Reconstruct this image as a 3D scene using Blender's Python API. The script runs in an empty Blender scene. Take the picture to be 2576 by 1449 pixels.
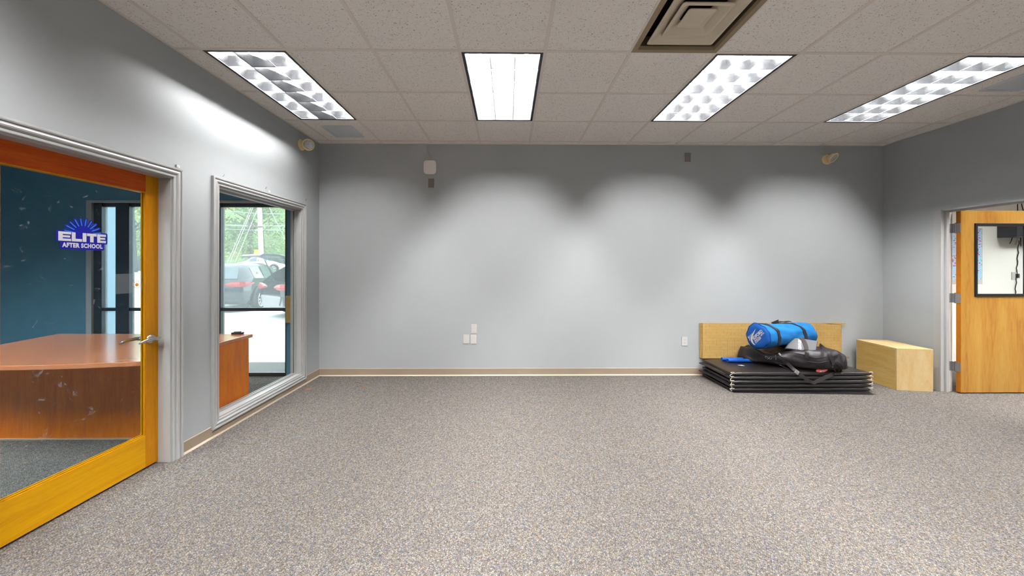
import bpy, bmesh, math, random
from mathutils import Vector, Matrix, noise
random.seed(7)
PI = math.pi
S = bpy.context.scene
COL = S.collection

# ------------------------------------------------------------------ camera constants (room solved from the ceiling grid)
F, CY, YAW, ROLL, CAMZ = 896.4, 670.0, 0.0104, 0.0008, 1.364
CEIL, WB, XL, XR = 2.889, 4.455, -2.352, 4.736
T = 0.6096
GX, GY = -1.567, 2.527           # a grid crossing of the ceiling
WT = 0.12                        # wall thickness

def ray(px, py):
    x, z = (px-1288)/F, -(py-CY)/F
    c, s = math.cos(YAW), math.sin(YAW)
    return Vector((c*x+s, c-s*x, z))
CAM = Vector((0, 0, CAMZ))
def onY(px, py, Y): d = ray(px, py); return CAM+d*(Y/d.y)
def onX(px, py, X): d = ray(px, py); return CAM+d*(X/d.x)
def onZ(px, py, Z): d = ray(px, py); return CAM+d*((Z-CAMZ)/d.z)
def onP(px, py, P, n): d = ray(px, py); return CAM+d*((Vector(P)-CAM).dot(n)/d.dot(n))

# ------------------------------------------------------------------ materials
def lin(c):
    return tuple(((v/255)/12.92 if v/255 <= .04045 else ((v/255+.055)/1.055)**2.4) for v in c)+(1,)
class NT:
    def __init__(s, name):
        s.m = bpy.data.materials.new(name); s.m.use_nodes = True
        s.t = s.m.node_tree; s.t.nodes.clear()
        s.out = s.n('ShaderNodeOutputMaterial')
    def n(s, typ, **kw):
        nd = s.t.nodes.new(typ)
        for k, v in kw.items():
            if k[0] == '_': setattr(nd, k[1:], v)
            else: nd.inputs[k.replace('__', ' ')].default_value = v
        return nd
    def l(s, a, ao, b, bi): s.t.links.new(a.outputs[ao], b.inputs[bi]); return b
    def ramp(s, pts, interp='LINEAR'):
        r = s.n('ShaderNodeValToRGB'); r.color_ramp.interpolation = interp
        e = r.color_ramp.elements
        while len(e) < len(pts): e.new(.5)
        for el, (p, c) in zip(e, pts): el.position = p; el.color = c if len(c) == 4 else tuple(c)+(1,)
        return r
    def bsdf(s, col=(.8, .8, .8, 1), rough=.5, metal=0, spec=.5, **kw):
        b = s.n('ShaderNodeBsdfPrincipled')
        b.inputs['Base Color'].default_value = col; b.inputs['Roughness'].default_value = rough
        b.inputs['Metallic'].default_value = metal; b.inputs['Specular IOR Level'].default_value = spec
        for k, v in kw.items(): b.inputs[k.replace('__', ' ')].default_value = v
        s.l(b, 0, s.out, 0); return b
    def pos(s, scale=(1, 1, 1), rot=(0, 0, 0), obj=False):
        g = s.n('ShaderNodeTexCoord') if obj else s.n('ShaderNodeNewGeometry')
        mp = s.n('ShaderNodeMapping'); mp.inputs['Scale'].default_value = scale; mp.inputs['Rotation'].default_value = rot
        s.l(g, 'Object' if obj else 'Position', mp, 'Vector'); return mp
    def bump(s, src, so, b, strength=.2, dist=.002):
        bp = s.n('ShaderNodeBump'); bp.inputs['Strength'].default_value = strength; bp.inputs['Distance'].default_value = dist
        s.l(src, so, bp, 'Height'); s.l(bp, 0, b, 'Normal')

ALB = .62          # overall reflectance of the painted and wooden surfaces
def alb(rgb): return tuple(v*ALB for v in lin(rgb)[:3])+(1,)
def paint(name, rgb, rough=.5, spec=.3, metal=0, var=.06, vscale=3, bump=.0, bscale=400, full=False):
    k = NT(name); c = lin(rgb) if full else alb(rgb)
    b = k.bsdf(c, rough, metal, spec)
    p = k.pos()
    nz = k.n('ShaderNodeTexNoise', Scale=vscale, Detail=3.0); k.l(p, 0, nz, 'Vector')
    r = k.ramp([(.3, tuple(v*(1-var) for v in c[:3])), (.7, tuple(min(1, v*(1+var)) for v in c[:3]))])
    k.l(nz, 'Fac', r, 'Fac'); k.l(r, 0, b, 'Base Color')
    if bump:
        n2 = k.n('ShaderNodeTexNoise', Scale=bscale, Detail=2.0); k.l(p, 0, n2, 'Vector'); k.bump(n2, 'Fac', b, bump)
    return k.m

def wood(name, lo, mid, hi, scale=(1, 1, 1), rough=.35, spec=.4, streak=3, dark=None, coat=0, obj=True, relief=.05):
    """grain runs along the axis with the smallest scale"""
    k = NT(name); b = k.bsdf(lin(mid), rough, 0, spec)
    if coat: b.inputs['Coat Weight'].default_value = coat; b.inputs['Coat Roughness'].default_value = .12
    p = k.pos(scale, obj=obj)
    n1 = k.n('ShaderNodeTexNoise', Scale=streak, Detail=6.0, Roughness=.65, Distortion=.6); k.l(p, 0, n1, 'Vector')
    n2 = k.n('ShaderNodeTexNoise', Scale=streak*9, Detail=3.0, Roughness=.6); k.l(p, 0, n2, 'Vector')
    mx = k.n('ShaderNodeMix', Factor=.3); k.l(n1, 'Fac', mx, 2); k.l(n2, 'Fac', mx, 3)
    pts = [(.3, alb(lo)), (.5, alb(mid)), (.7, alb(hi))]
    if dark: pts = [(.24, alb(dark)), (.34, alb(lo)), (.5, alb(mid)), (.7, alb(hi))]
    r = k.ramp(pts); k.l(mx, 0, r, 'Fac'); k.l(r, 0, b, 'Base Color')
    
    if relief: k.bump(n2, 'Fac', b, relief, .001)
    return k.m

def glass_mat(name, tint=(1, 1, 1), haze=.0, hcol=(.8, .85, .9), smear=0, refl=.06):
    k = NT(name)
    tr = k.n('ShaderNodeBsdfTransparent', Color=tint+(1,))
    gl = k.n('ShaderNodeBsdfGlossy', Roughness=.02)
    lw = k.n('ShaderNodeLayerWeight', Blend=.5)          # thin pane: Schlick reflectance, same from both faces
    pw = k.n('ShaderNodeMath', _operation='POWER'); pw.inputs[1].default_value = 5; k.l(lw, 'Facing', pw, 0)
    fr = k.n('ShaderNodeMath', _operation='MULTIPLY_ADD'); fr.inputs[1].default_value = .5; fr.inputs[2].default_value = refl/3; k.l(pw, 0, fr, 0)
    m1 = k.n('ShaderNodeMixShader'); k.l(fr, 0, m1, 0); k.l(tr, 0, m1, 1); k.l(gl, 0, m1, 2)
    last = m1
    if haze or smear:
        df = k.n('ShaderNodeBsdfTranslucent', Color=hcol+(1,)); d2 = k.n('ShaderNodeBsdfDiffuse', Color=hcol+(1,))
        ad = k.n('ShaderNodeMixShader', Fac=.5); k.l(df, 0, ad, 1); k.l(d2, 0, ad, 2)
        m2 = k.n('ShaderNodeMixShader', Fac=haze); k.l(m1, 0, m2, 1); k.l(ad, 0, m2, 2)
        if smear:
            p = k.pos()
            nz = k.n('ShaderNodeTexNoise', Scale=23.0, Detail=5.0, Roughness=.7, Distortion=1.0); k.l(p, 0, nz, 'Vector')
            r = k.ramp([(.62, (haze,)*3), (.76, (haze+smear,)*3)]); k.l(nz, 'Fac', r, 'Fac'); k.l(r, 0, m2, 0)
        last = m2
    k.l(last, 0, k.out, 0); return k.m

def emit(name, col, st):
    k = NT(name); e = k.n('ShaderNodeEmission', Strength=st, Color=col+(1,)); k.l(e, 0, k.out, 0); return k.m

def carpet():
    k = NT('loop_carpet'); b = k.bsdf(rough=.95, spec=.05)
    p = k.pos((1, 1, 0), (0, 0, .6))
    v = k.n('ShaderNodeTexVoronoi', Scale=120.0, Randomness=.55); k.l(p, 0, v, 'Vector')
    sep = k.n('ShaderNodeSeparateColor'); k.l(v, 'Color', sep, 0)
    hue = k.ramp([(0, lin((152, 148, 156))), (.13, lin((178, 171, 162))), (.27, lin((164, 152, 139))), (.4, lin((184, 178, 173))),
                  (.52, lin((154, 159, 162))), (.64, lin((186, 177, 160))), (.76, lin((170, 159, 159))), (.88, lin((188, 182, 178)))], 'CONSTANT')
    k.l(sep, 0, hue, 'Fac')
    dk = k.ramp([(.15, (1.0,)*3), (.75, (.5,)*3)]); k.l(v, 'Distance', dk, 'Fac')
    m = k.n('ShaderNodeMix', _data_type='RGBA', _blend_type='MULTIPLY'); m.inputs[0].default_value = 1
    k.l(hue, 0, m, 6); k.l(dk, 0, m, 7)
    # fine fibres over the loops
    fb = k.n('ShaderNodeTexVoronoi', Scale=330.0, Randomness=.9); k.l(p, 0, fb, 'Vector')
    fs_ = k.n('ShaderNodeSeparateColor'); k.l(fb, 'Color', fs_, 0)
    vr = k.ramp([(0, (.145, .14, .145)), (.35, (.28, .275, .274)), (.7, (.42, .412, .402)), (1, (.61, .595, .572))]); k.l(fs_, 0, vr, 'Fac')
    m2 = k.n('ShaderNodeMix', _data_type='RGBA', _blend_type='MULTIPLY'); m2.inputs[0].default_value = 1
    k.l(m, 2, m2, 6); k.l(vr, 0, m2, 7)
    last = m2
    g = k.n('ShaderNodeNewGeometry')
    for (px, py, r, c) in ((918, 973, .045, (120, 84, 50)), (776, 979, .05, (140, 92, 60))):    # two small stains by the back wall
        P = onZ(px, py, 0)
        dist = k.n('ShaderNodeVectorMath', _operation='DISTANCE'); dist.inputs[1].default_value = P; k.l(g, 'Position', dist, 0)
        rp = k.ramp([(r*.3, (.75,)*3), (r, (0, 0, 0))]); k.l(dist, 'Value', rp, 'Fac')
        mm = k.n('ShaderNodeMix', _data_type='RGBA'); mm.inputs[7].default_value = lin(c)
        k.l(rp, 0, mm, 0); k.l(last, 2, mm, 6); last = mm
    k.l(last, 2, b, 'Base Color')
    k.bump(v, 'Distance', b, -.5, .004)
    return k.m

def tile_mat():
    k = NT('ceiling_tile'); b = k.bsdf(rough=.9, spec=.1)
    p = k.pos((1, 1, 0))
    nz = k.n('ShaderNodeTexNoise', Scale=35.0, Detail=3.0); k.l(p, 0, nz, 'Vector')
    add = k.n('ShaderNodeMix', _data_type='VECTOR', Factor=.035); k.l(p, 0, add, 4); k.l(nz, 'Color', add, 5)
    v = k.n('ShaderNodeTexVoronoi', Scale=96.0); k.l(add, 1, v, 'Vector')
    sep = k.n('ShaderNodeSeparateColor'); k.l(v, 'Color', sep, 0)
    th = k.n('ShaderNodeMath', _operation='MULTIPLY'); th.inputs[1].default_value = .30; k.l(sep, 1, th, 0)
    ls = k.n('ShaderNodeMath', _operation='LESS_THAN'); k.l(v, 'Distance', ls, 0); k.l(th, 0, ls, 1)
    base = k.ramp([(.3, lin((244, 238, 232))), (.7, lin((250, 245, 240)))]); k.l(nz, 'Fac', base, 'Fac')
    m = k.n('ShaderNodeMix', _data_type='RGBA'); m.inputs[7].default_value = lin((158, 146, 136))
    k.l(ls, 0, m, 0); k.l(base, 0, m, 6); k.l(m, 2, b, 'Base Color')
    return k.m

M = {}
M['wall'] = paint('grey_wall_paint', (201, 205, 207), .5, .25, var=.015, vscale=1.2, bump=.03, bscale=300)
M['trim'] = paint('grey_trim_paint', (207, 207, 206), .35, .4, var=.02)
M['office_wall'] = paint('blue_grey_wall', (96, 150, 174), .55, .25, var=.06, vscale=5)  # bluer grey tone for the office walls
M['cream_wall'] = paint('cream_wall_paint', (230, 228, 222), .6, .2, var=.02, full=True)
M['tile'] = tile_mat()
M['grid'] = paint('grid_metal', (232, 224, 215), .5, .3, var=.02, full=True)
M['carpet'] = carpet()
M['vinyl'] = paint('tan_vinyl', (184, 166, 144), .45, .35, var=.04)
M['vinyl_toe'] = paint('tan_vinyl_light', (222, 204, 182), .4, .35, var=.03)
M['black_metal'] = paint('black_frame', (22, 22, 26), .4, .4, var=.1)
M['dark_alu'] = paint('dark_bronze_aluminium', (38, 44, 54), .35, .5, var=.1)
M['white_metal'] = paint('white_enamel', (206, 206, 206), .5, .4, var=.01, full=True)
M['louver_edge_shade'] = paint('louver_edge_shade', (120, 122, 126), .5, .3, var=.02)  # dark grey paints the shade along the blades' lower edges
M['louver'] = paint('louver_aluminium', (206, 208, 211), .25, .5, 1, var=.01, full=True)
M['tube'] = emit('fluorescent_tube', (1.0, .99, .975), 320.0)
M['tube_dim'] = emit('weaker_tube', (1.0, .99, .975), 260.0)  # emission set below the other tubes to ease the left wall's hot spot
M['tube_off'] = paint('unlit_tube', (240, 240, 240), .3, .4, var=.01, full=True)
ALB = .82
M['stile'] = wood('amber_maple', (190, 116, 0), (208, 136, 0), (220, 150, 2), (14, 14, .8), .35, .25, coat=.08)
M['rail_top'] = wood('red_maple', (160, 48, 0), (196, 76, 0), (216, 102, 0), (14, .8, 14), .35, .25, coat=.08)
M['rail_low'] = wood('yellow_maple', (204, 140, 0), (222, 160, 1), (232, 174, 4), (14, .8, 14), .35, .25, coat=.08)
ALB = .62
M['birch'] = wood('birch_veneer', (176, 112, 34), (206, 150, 62), (220, 172, 84), (3.2, 3.2, .35), .38, streak=2.2, dark=(140, 80, 24), coat=.15)
M['birch_edge'] = wood('birch_edge', (170, 92, 10), (204, 124, 8), (220, 140, 14), (14, 14, 1), .4)
M['ply'] = wood('pine_plywood', (222, 184, 118), (235, 202, 144), (243, 216, 166), (4, 4, 1), .5, streak=2.5)
M['ply_side'] = wood('pine_plywood_side', (222, 178, 92), (234, 196, 114), (243, 212, 142), (2, 1, 5), .5, streak=2.5, dark=(176, 120, 44))
ALB = 1.0
M['desk_top'] = wood('cherry_top', (186, 106, 68), (206, 126, 84), (216, 138, 96), (1, 9, 9), .16, .5, coat=.5, relief=0)
M['desk'] = wood('cherry_panel', (200, 92, 2), (222, 112, 4), (234, 134, 16), (7, 7, .8), .4, coat=.15)
M['desk_edge'] = paint('cherry_edge', (150, 84, 44), .35, .4)
ALB = .62
M['chrome'] = paint('brushed_nickel', (205, 200, 192), .22, .5, 1, var=.03, full=True)
M['steel'] = paint('hinge_steel', (168, 168, 172), .4, .5, .35, var=.08, vscale=60)
M['black_vinyl'] = paint('black_mat_vinyl', (40, 36, 38), .33, .5, var=.12, vscale=9, bump=.25, bscale=22)
M['black_cloth'] = paint('black_nylon', (38, 33, 37), .5, .45, var=.2, vscale=14, bump=.15, bscale=260)
M['strap'] = paint('black_webbing', (42, 34, 36), .65, .3, var=.15, vscale=60)
M['blue_cloth'] = paint('bright_blue_nylon', (28, 128, 204), .55, .3, var=.06, vscale=9, bump=.08, bscale=120)
M['blue_end'] = paint('deep_blue_nylon', (20, 98, 190), .55, .3, var=.06, vscale=9, bump=.08, bscale=120)
M['blue_foam'] = paint('blue_foam', (24, 104, 214), .5, .3, var=.05)
M['pad'] = paint('grey_pad_vinyl', (92, 92, 98), .45, .4, var=.05)
M['white'] = paint('white_print', (238, 238, 242), .5, .3, var=.01)
M['white_plastic'] = paint('white_plastic', (236, 234, 230), .35, .4, var=.01)
M['bright_plastic'] = paint('bright_white_plastic', (244, 238, 235), .4, .4, var=.01, full=True)
M['taupe_plastic'] = paint('taupe_plate', (142, 132, 126), .45, .35, var=.05)
M['cream_plastic'] = paint('aged_cream_plastic', (232, 212, 164), .4, .4, var=.05, full=True)
M['lens'] = paint('ribbed_lens', (206, 204, 206), .15, .6, .35, var=.2, vscale=120, full=True)
M['red'] = paint('red_badge', (206, 40, 22), .4, .4)
M['cord_white'] = paint('white_cord', (226, 218, 206), .7, .2)
M['vent'] = paint('beige_vent_enamel', (206, 194, 174), .45, .35, var=.05, vscale=6, full=True)
M['vent_rim'] = paint('tan_vent_rim', (176, 154, 122), .5, .3, var=.06, vscale=6)
M['grille'] = paint('blue_grey_grille', (206, 211, 216), .5, .3, var=.02, full=True)
M['duct'] = paint('dark_duct', (40, 30, 24), .8, .1)
M['cobalt'] = paint('cobalt_vinyl', (3, 3, 164), .5, .3, var=.01)
M['sky_blue'] = paint('light_blue_vinyl', (52, 150, 250), .5, .3, var=.01)
M['orange'] = paint('orange_print', (238, 160, 56), .5, .3, full=True)
M['glass_in'] = glass_mat('clear_glass', (.94, .97, .97), .0, smear=.35)
M['glass_door'] = glass_mat('door_glass', (.86, .95, .98), .0, smear=.28)
M['glass_out'] = glass_mat('hazy_glass', (.86, .9, .9), .12, (.88, .95, .97))
M['glass_lite'] = glass_mat('door_lite_glass', (.95, .98, .98), .0)
M['film'] = glass_mat('clear_film', (.95, .97, .98), .07, (.9, .92, .94))
ALB = 1.0
M['asphalt'] = paint('pale_concrete', (206, 204, 202), .85, .1, var=.06, vscale=2)
M['porch_white'] = paint('porch_white', (244, 244, 244), .6, .2, var=.01)
M['car_black'] = paint('black_car_paint', (26, 32, 40), .12, .6, var=.03)
M['car_white'] = paint('white_car_paint', (226, 230, 232), .15, .5, var=.02)
M['car_glass'] = paint('car_glass', (60, 74, 84), .06, .8, var=.05)
M['car_trim'] = paint('car_trim_plastic', (40, 42, 46), .5, .3)
M['bumper'] = paint('grey_bumper', (126, 124, 126), .4, .4)
M['tail'] = paint('red_tail_light', (150, 6, 14), .2, .5)
M['rubber'] = paint('tyre_rubber', (24, 24, 26), .7, .2)
M['alloy'] = paint('alloy_rim', (190, 194, 198), .25, .5, .8)
M['pole'] = wood('weathered_pole', (150, 128, 116), (176, 154, 142), (196, 176, 164), (6, 6, .5), .8)
M['wire'] = paint('utility_wire', (176, 184, 186), .6, .3)
M['yellow'] = paint('yellow_enamel', (240, 186, 20), .5, .3)
M['bark'] = paint('tree_bark', (96, 82, 70), .9, .1, var=.2, vscale=8)
for i, c in enumerate(((122, 138, 78), (156, 156, 84), (104, 126, 80))):
    k = NT('leaves_%s' % ('green', 'yellow', 'deep')[i]); b = k.bsdf(lin(c), .7, 0, .2)
    p = k.pos(); nz = k.n('ShaderNodeTexNoise', Scale=1.3, Detail=4.0); k.l(p, 0, nz, 'Vector')
    r = k.ramp([(.3, tuple(v*.6 for v in lin(c)[:3])), (.7, tuple(v*1.35 for v in lin(c)[:3]))]); k.l(nz, 'Fac', r, 'Fac'); k.l(r, 0, b, 'Base Color')
    M['leaf%d' % i] = k.m

ALB = .62
def weave():
    k = NT('tan_woven_board'); b = k.bsdf(lin((214, 172, 100)), .7, 0, .2)
    p = k.pos((1, 1, 1), obj=True)
    sx = k.n('ShaderNodeSeparateXYZ'); k.l(p, 0, sx, 0)
    cm = k.n('ShaderNodeCombineXYZ'); k.l(sx, 'X', cm, 0); k.l(sx, 'Z', cm, 1)
    br = k.n('ShaderNodeTexBrick', _offset=.5, Color1=alb((224, 186, 118)), Color2=alb((218, 178, 106)), Mortar=alb((208, 164, 90)), Scale=1.0, Bias=0.0)
    br.inputs['Mortar Size'].default_value = .0012; br.inputs['Brick Width'].default_value = .09; br.inputs['Row Height'].default_value = .036
    k.l(cm, 0, br, 'Vector')
    # short dark slits where strips cross
    wx = k.n('ShaderNodeTexBrick', _offset=.5, Color1=(1, 1, 1, 1), Color2=(1, 1, 1, 1), Mortar=(0, 0, 0, 1), Scale=1.0)
    wx.inputs['Mortar Size'].default_value = .0022; wx.inputs['Brick Width'].default_value = .045; wx.inputs['Row Height'].default_value = 4.0
    k.l(cm, 0, wx, 'Vector')
    nz = k.n('ShaderNodeTexNoise', Scale=26.0, Detail=2.0); k.l(p, 0, nz, 'Vector')
    n2 = k.ramp([(.5, (1, 1, 1)), (.56, (0, 0, 0))]); k.l(nz, 'Fac', n2, 'Fac')
    mxx = k.n('ShaderNodeMath', _operation='MAXIMUM'); k.l(wx, 0, mxx, 0); k.l(n2, 0, mxx, 1)
    m = k.n('ShaderNodeMix', _data_type='RGBA'); m.inputs[6].default_value = alb((190, 142, 76)); k.l(mxx, 0, m, 0); k.l(br, 0, m, 7)
    k.l(m, 2, b, 'Base Color'); return k.m
M['weave'] = weave()

def poster_mat():
    k = NT('poster_print'); b = k.bsdf(rough=.6, spec=.2)
    p = k.pos((9, 1, 14), obj=True)
    v = k.n('ShaderNodeTexVoronoi', Scale=5.5); k.l(p, 0, v, 'Vector')
    sp = k.n('ShaderNodeSeparateColor'); k.l(v, 'Color', sp, 0)
    r = k.ramp([(0, lin((170, 205, 232))), (.35, lin((150, 210, 228))), (.55, lin((196, 190, 222))), (.72, lin((196, 84, 110))), (.84, lin((172, 214, 236)))], 'CONSTANT')
    k.l(sp, 0, r, 'Fac'); k.l(r, 0, b, 'Base Color'); return k.m
M['poster'] = poster_mat()

# ------------------------------------------------------------------ mesh helpers
class MB:
    def __init__(s): s.v = []; s.f = []; s.mi = []; s.cur = 0
    def add(s, vs, fs):
        o = len(s.v); s.v += [Vector(v) for v in vs]
        for f in fs: s.f.append([i+o for i in f]); s.mi.append(s.cur)
        return s
    def box(s, a, b):
        (x0, y0, z0), (x1, y1, z1) = [[min(p, q) for p, q in zip(a, b)], [max(p, q) for p, q in zip(a, b)]]
        return s.add([(x0, y0, z0), (x1, y0, z0), (x1, y1, z0), (x0, y1, z0), (x0, y0, z1), (x1, y0, z1), (x1, y1, z1), (x0, y1, z1)],
                     [(0, 3, 2, 1), (4, 5, 6, 7), (0, 1, 5, 4), (1, 2, 6, 5), (2, 3, 7, 6), (3, 0, 4, 7)])
    def quad(s, *p): return s.add(p, [tuple(range(len(p)))])
    def prism(s, poly, d):
        """closed polygon (3D points) extruded by vector d"""
        n = len(poly); d = Vector(d); P = [Vector(p) for p in poly]
        return s.add(P+[p+d for p in P], [tuple(range(n))[::-1], tuple(range(n, 2*n))]+[(i, (i+1) % n, n+(i+1) % n, n+i) for i in range(n)])
    def loft(s, rings, caps=True, closed=True):
        n = len(rings[0]); vs = [v for r in rings for v in r]; fs = []
        for a in range(len(rings)-1):
            for i in range(n if closed else n-1):
                j = (i+1) % n; fs.append((a*n+i, a*n+j, (a+1)*n+j, (a+1)*n+i))
        if caps: fs += [tuple(range(n))[::-1], tuple(range((len(rings)-1)*n, len(rings)*n))]
        return s.add(vs, fs)
    def tube(s, pts, r, n=8, caps=True):
        P = [Vector(p) for p in pts]; rings = []
        up = None
        for i, p in enumerate(P):
            t = (P[min(i+1, len(P)-1)]-P[max(i-1, 0)]).normalized()
            if up is None: up = Vector((0, 0, 1)) if abs(t.z) < .9 else Vector((0, 1, 0))
            x = t.cross(up).normalized(); y = x.cross(t).normalized(); up = y
            rr = r[i] if isinstance(r, (list, tuple)) else r
            rings.append([p+rr*(math.cos(2*PI*k/n)*x+math.sin(2*PI*k/n)*y) for k in range(n)])
        return s.loft(rings, caps)
    def lathe(s, prof, o, ax, n=24):
        """profile of (radius, distance along ax)"""
        ax = Vector(ax).normalized(); x = ax.orthogonal().normalized(); y = ax.cross(x); o = Vector(o)
        return s.loft([[o+ax*h+max(r, 1e-5)*(math.cos(2*PI*k/n)*x+math.sin(2*PI*k/n)*y) for k in range(n)] for r, h in prof], True)
    def ribbon(s, pts, w, nrm, th=.003):
        """flat strap: nrm one normal or one per point"""
        P = [Vector(p) for p in pts]; rings = []
        for i, p in enumerate(P):
            t = (P[min(i+1, len(P)-1)]-P[max(i-1, 0)]).normalized()
            nn = Vector(nrm[i] if isinstance(nrm, list) else nrm).normalized()
            b = t.cross(nn).normalized(); nn = b.cross(t).normalized()
            rings.append([p+b*w/2+nn*th/2, p-b*w/2+nn*th/2, p-b*w/2-nn*th/2, p+b*w/2-nn*th/2])
        return s.loft(rings, True)
    def build(s, name, mat, parent=None, world=True, smooth=False, bevel=0, sub=0, auto=None):
        me = bpy.data.meshes.new(name)
        off = Vector((0, 0, 0))
        if parent is not None and world:
            q = parent
            while q is not None: off += q.location; q = q.parent
        me.from_pydata([v-off for v in s.v], [], s.f)
        for mt in (mat if isinstance(mat, list) else [mat]): me.materials.append(M[mt])
        if isinstance(mat, list): me.polygons.foreach_set('material_index', s.mi)
        bm = bmesh.new(); bm.from_mesh(me); bmesh.ops.recalc_face_normals(bm, faces=bm.faces); bm.to_mesh(me); bm.free()
        o = bpy.data.objects.new(name, me); COL.objects.link(o)
        if parent is not None: o.parent = parent
        if smooth:
            me.polygons.foreach_set('use_smooth', [True]*len(me.polygons))
            if auto is not None:
                me.set_sharp_from_angle(angle=math.radians(auto))
        if bevel:
            b = o.modifiers.new('bevel', 'BEVEL'); b.width = bevel; b.segments = 2; b.limit_method = 'ANGLE'; b.angle_limit = .6
        if sub:
            q = o.modifiers.new('sub', 'SUBSURF'); q.levels = q.render_levels = sub
        return o

def tag(o, label=None, cat=None, group=None, kind=None):
    for k, v in (('label', label), ('category', cat), ('group', group), ('kind', kind)):
        if v: o[k] = v
    return o
def thing(name, loc, label=None, cat=None, group=None, rz=0, kind=None):
    o = bpy.data.objects.new(name, None); o.empty_display_size = .05; COL.objects.link(o)
    o.location = loc; o.rotation_euler = (0, 0, rz)
    return tag(o, label, cat, group, kind)
def struct(mb, name, mat, label=None, **kw):
    return tag(mb.build(name, mat, **kw), label, None, None, 'structure')
def copy_tree(o, parent=None):
    c = o.copy(); COL.objects.link(c)
    if parent is not None: c.parent = parent
    for ch in [x for x in bpy.data.objects if x.parent == o]: copy_tree(ch, c)
    return c

def text_mesh(body, size, bold=0.0, space=1.0):
    cu = bpy.data.curves.new('lettering', 'FONT'); cu.body = body; cu.size = size; cu.offset = bold
    cu.align_x = 'CENTER'; cu.align_y = 'CENTER'; cu.space_character = space; cu.resolution_u = 3
    o = bpy.data.objects.new('lettering', cu); COL.objects.link(o)
    dg = bpy.context.evaluated_depsgraph_get(); dg.update()
    me = bpy.data.meshes.new_from_object(o.evaluated_get(dg))
    bpy.data.objects.remove(o); bpy.data.curves.remove(cu)
    vs = [tuple(v.co) for v in me.vertices]; fs = [tuple(p.vertices) for p in me.polygons]
    bpy.data.meshes.remove(me)
    return vs, fs
def plane_add(mb, vs, fs, o, u, v, d=0):
    n = Vector(u).cross(Vector(v)); o = Vector(o)
    mb.add([o+Vector(u)*p[0]+Vector(v)*p[1]+n*d for p in vs], fs)

# ================================================================== ROOM SHELL
OX0, OX1 = -7.2, 9.2          # extent of the office (left) and the classroom (right)
Y0 = -3.2
struct(MB().box((OX0, Y0, -.08), (OX1, 5.1, 0)), 'floor', 'carpet', 'speckled beige and grey loop pile carpet')

# back wall
struct(MB().box((XL-WT, WB, 0), (XR+WT, WB+.12, CEIL)), 'wall_back', 'wall', 'long grey painted back wall')
struct(MB().box((XL-WT, Y0-.12, 0), (XR+WT, Y0, CEIL)), 'wall_front', 'wall', 'grey wall behind the viewer')
# left wall with a door opening and a window opening
DY0, DY1, DZ = 1.59, onX(432, 700, XL).y, 1.985
WY0, WY1, WZ0, WZ1 = onX(548, 700, XL).y, onX(759, 700, XL).y, .130, 2.015
m = MB()
m.box((XL-WT, Y0, 0), (XL, DY0, CEIL)); m.box((XL-WT, DY0, DZ), (XL, DY1, CEIL))
m.box((XL-WT, DY1, 0), (XL, WY0, CEIL)); m.box((XL-WT, WY0, 0), (XL, WY1, WZ0)); m.box((XL-WT, WY0, WZ1), (XL, WY1, CEIL))
m.box((XL-WT, WY1, 0), (XL, WB, CEIL))
struct(m, 'wall_left', 'wall', 'grey left wall with the glazed door and the interior window')
# right wall with a door opening
RY1, RY0, RZ = onX(2363, 700, XR-.012).y, 2.90, 1.985
m = MB()
m.box((XR, RY1, 0), (XR+.10, WB, CEIL)); m.box((XR, RY0, RZ), (XR+.10, RY1, CEIL)); m.box((XR, Y0, 0), (XR+.10, RY0, CEIL))
struct(m, 'wall_right', 'wall', 'grey right wall with the open wooden door')

# office on the left: storefront wall at the back
SX0, SX1, SZ1 = onY(232, 600, WB).x, onY(720, 600, WB).x, onY(600, 512, WB).z
m = MB()
m.box((OX0, WB, 0), (SX0, WB+.12, CEIL)); m.box((SX0, WB, SZ1), (SX1, WB+.12, CEIL)); m.box((SX1, WB, 0), (XL-WT, WB+.12, CEIL))
struct(m, 'wall_office_back', 'office_wall', 'dark blue grey office wall around the storefront')
struct(MB().box((OX0-.12, Y0, 0), (OX0, WB+.12, CEIL)), 'wall_office_left', 'office_wall', 'far office wall')
struct(MB().box((OX0, Y0-.12, 0), (XL-WT, Y0, CEIL)), 'wall_office_front', 'office_wall', 'near office wall')
m = MB()  # office side skin of the partition
for a in (((Y0, DY0), (0, CEIL)), ((DY0, DY1), (DZ, CEIL)), ((DY1, WY0), (0, CEIL)), ((WY0, WY1), (0, WZ0)), ((WY0, WY1), (WZ1, CEIL)), ((WY1, WB), (0, CEIL))):
    m.box((XL-WT-.006, a[0][0], a[1][0]), (XL-WT, a[0][1], a[1][1]))
struct(m, 'wall_office_right', 'office_wall', 'office face of the partition wall')
# classroom on the right
CB = 5.0
struct(MB().box((XR+.1, CB, 0), (OX1, CB+.1, CEIL)), 'wall_classroom_back', 'cream_wall', 'white wall of the next room')
struct(MB().box((OX1, Y0, 0), (OX1+.1, CB+.1, CEIL)), 'wall_classroom_right', 'cream_wall', 'far white wall of the next room')
struct(MB().box((XR+.1, Y0-.1, 0), (OX1, Y0, CEIL)), 'wall_classroom_front', 'cream_wall', 'near white wall of the next room')
m = MB(); m.box((XR+.10, RY1, 0), (XR+.108, CB, CEIL)); m.box((XR+.10, RY0, RZ), (XR+.108, RY1, CEIL)); m.box((XR+.10, Y0, 0), (XR+.108, RY0, CEIL))
struct(m, 'wall_classroom_left', 'cream_wall', 'cream face of the partition wall in the next room')

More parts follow.
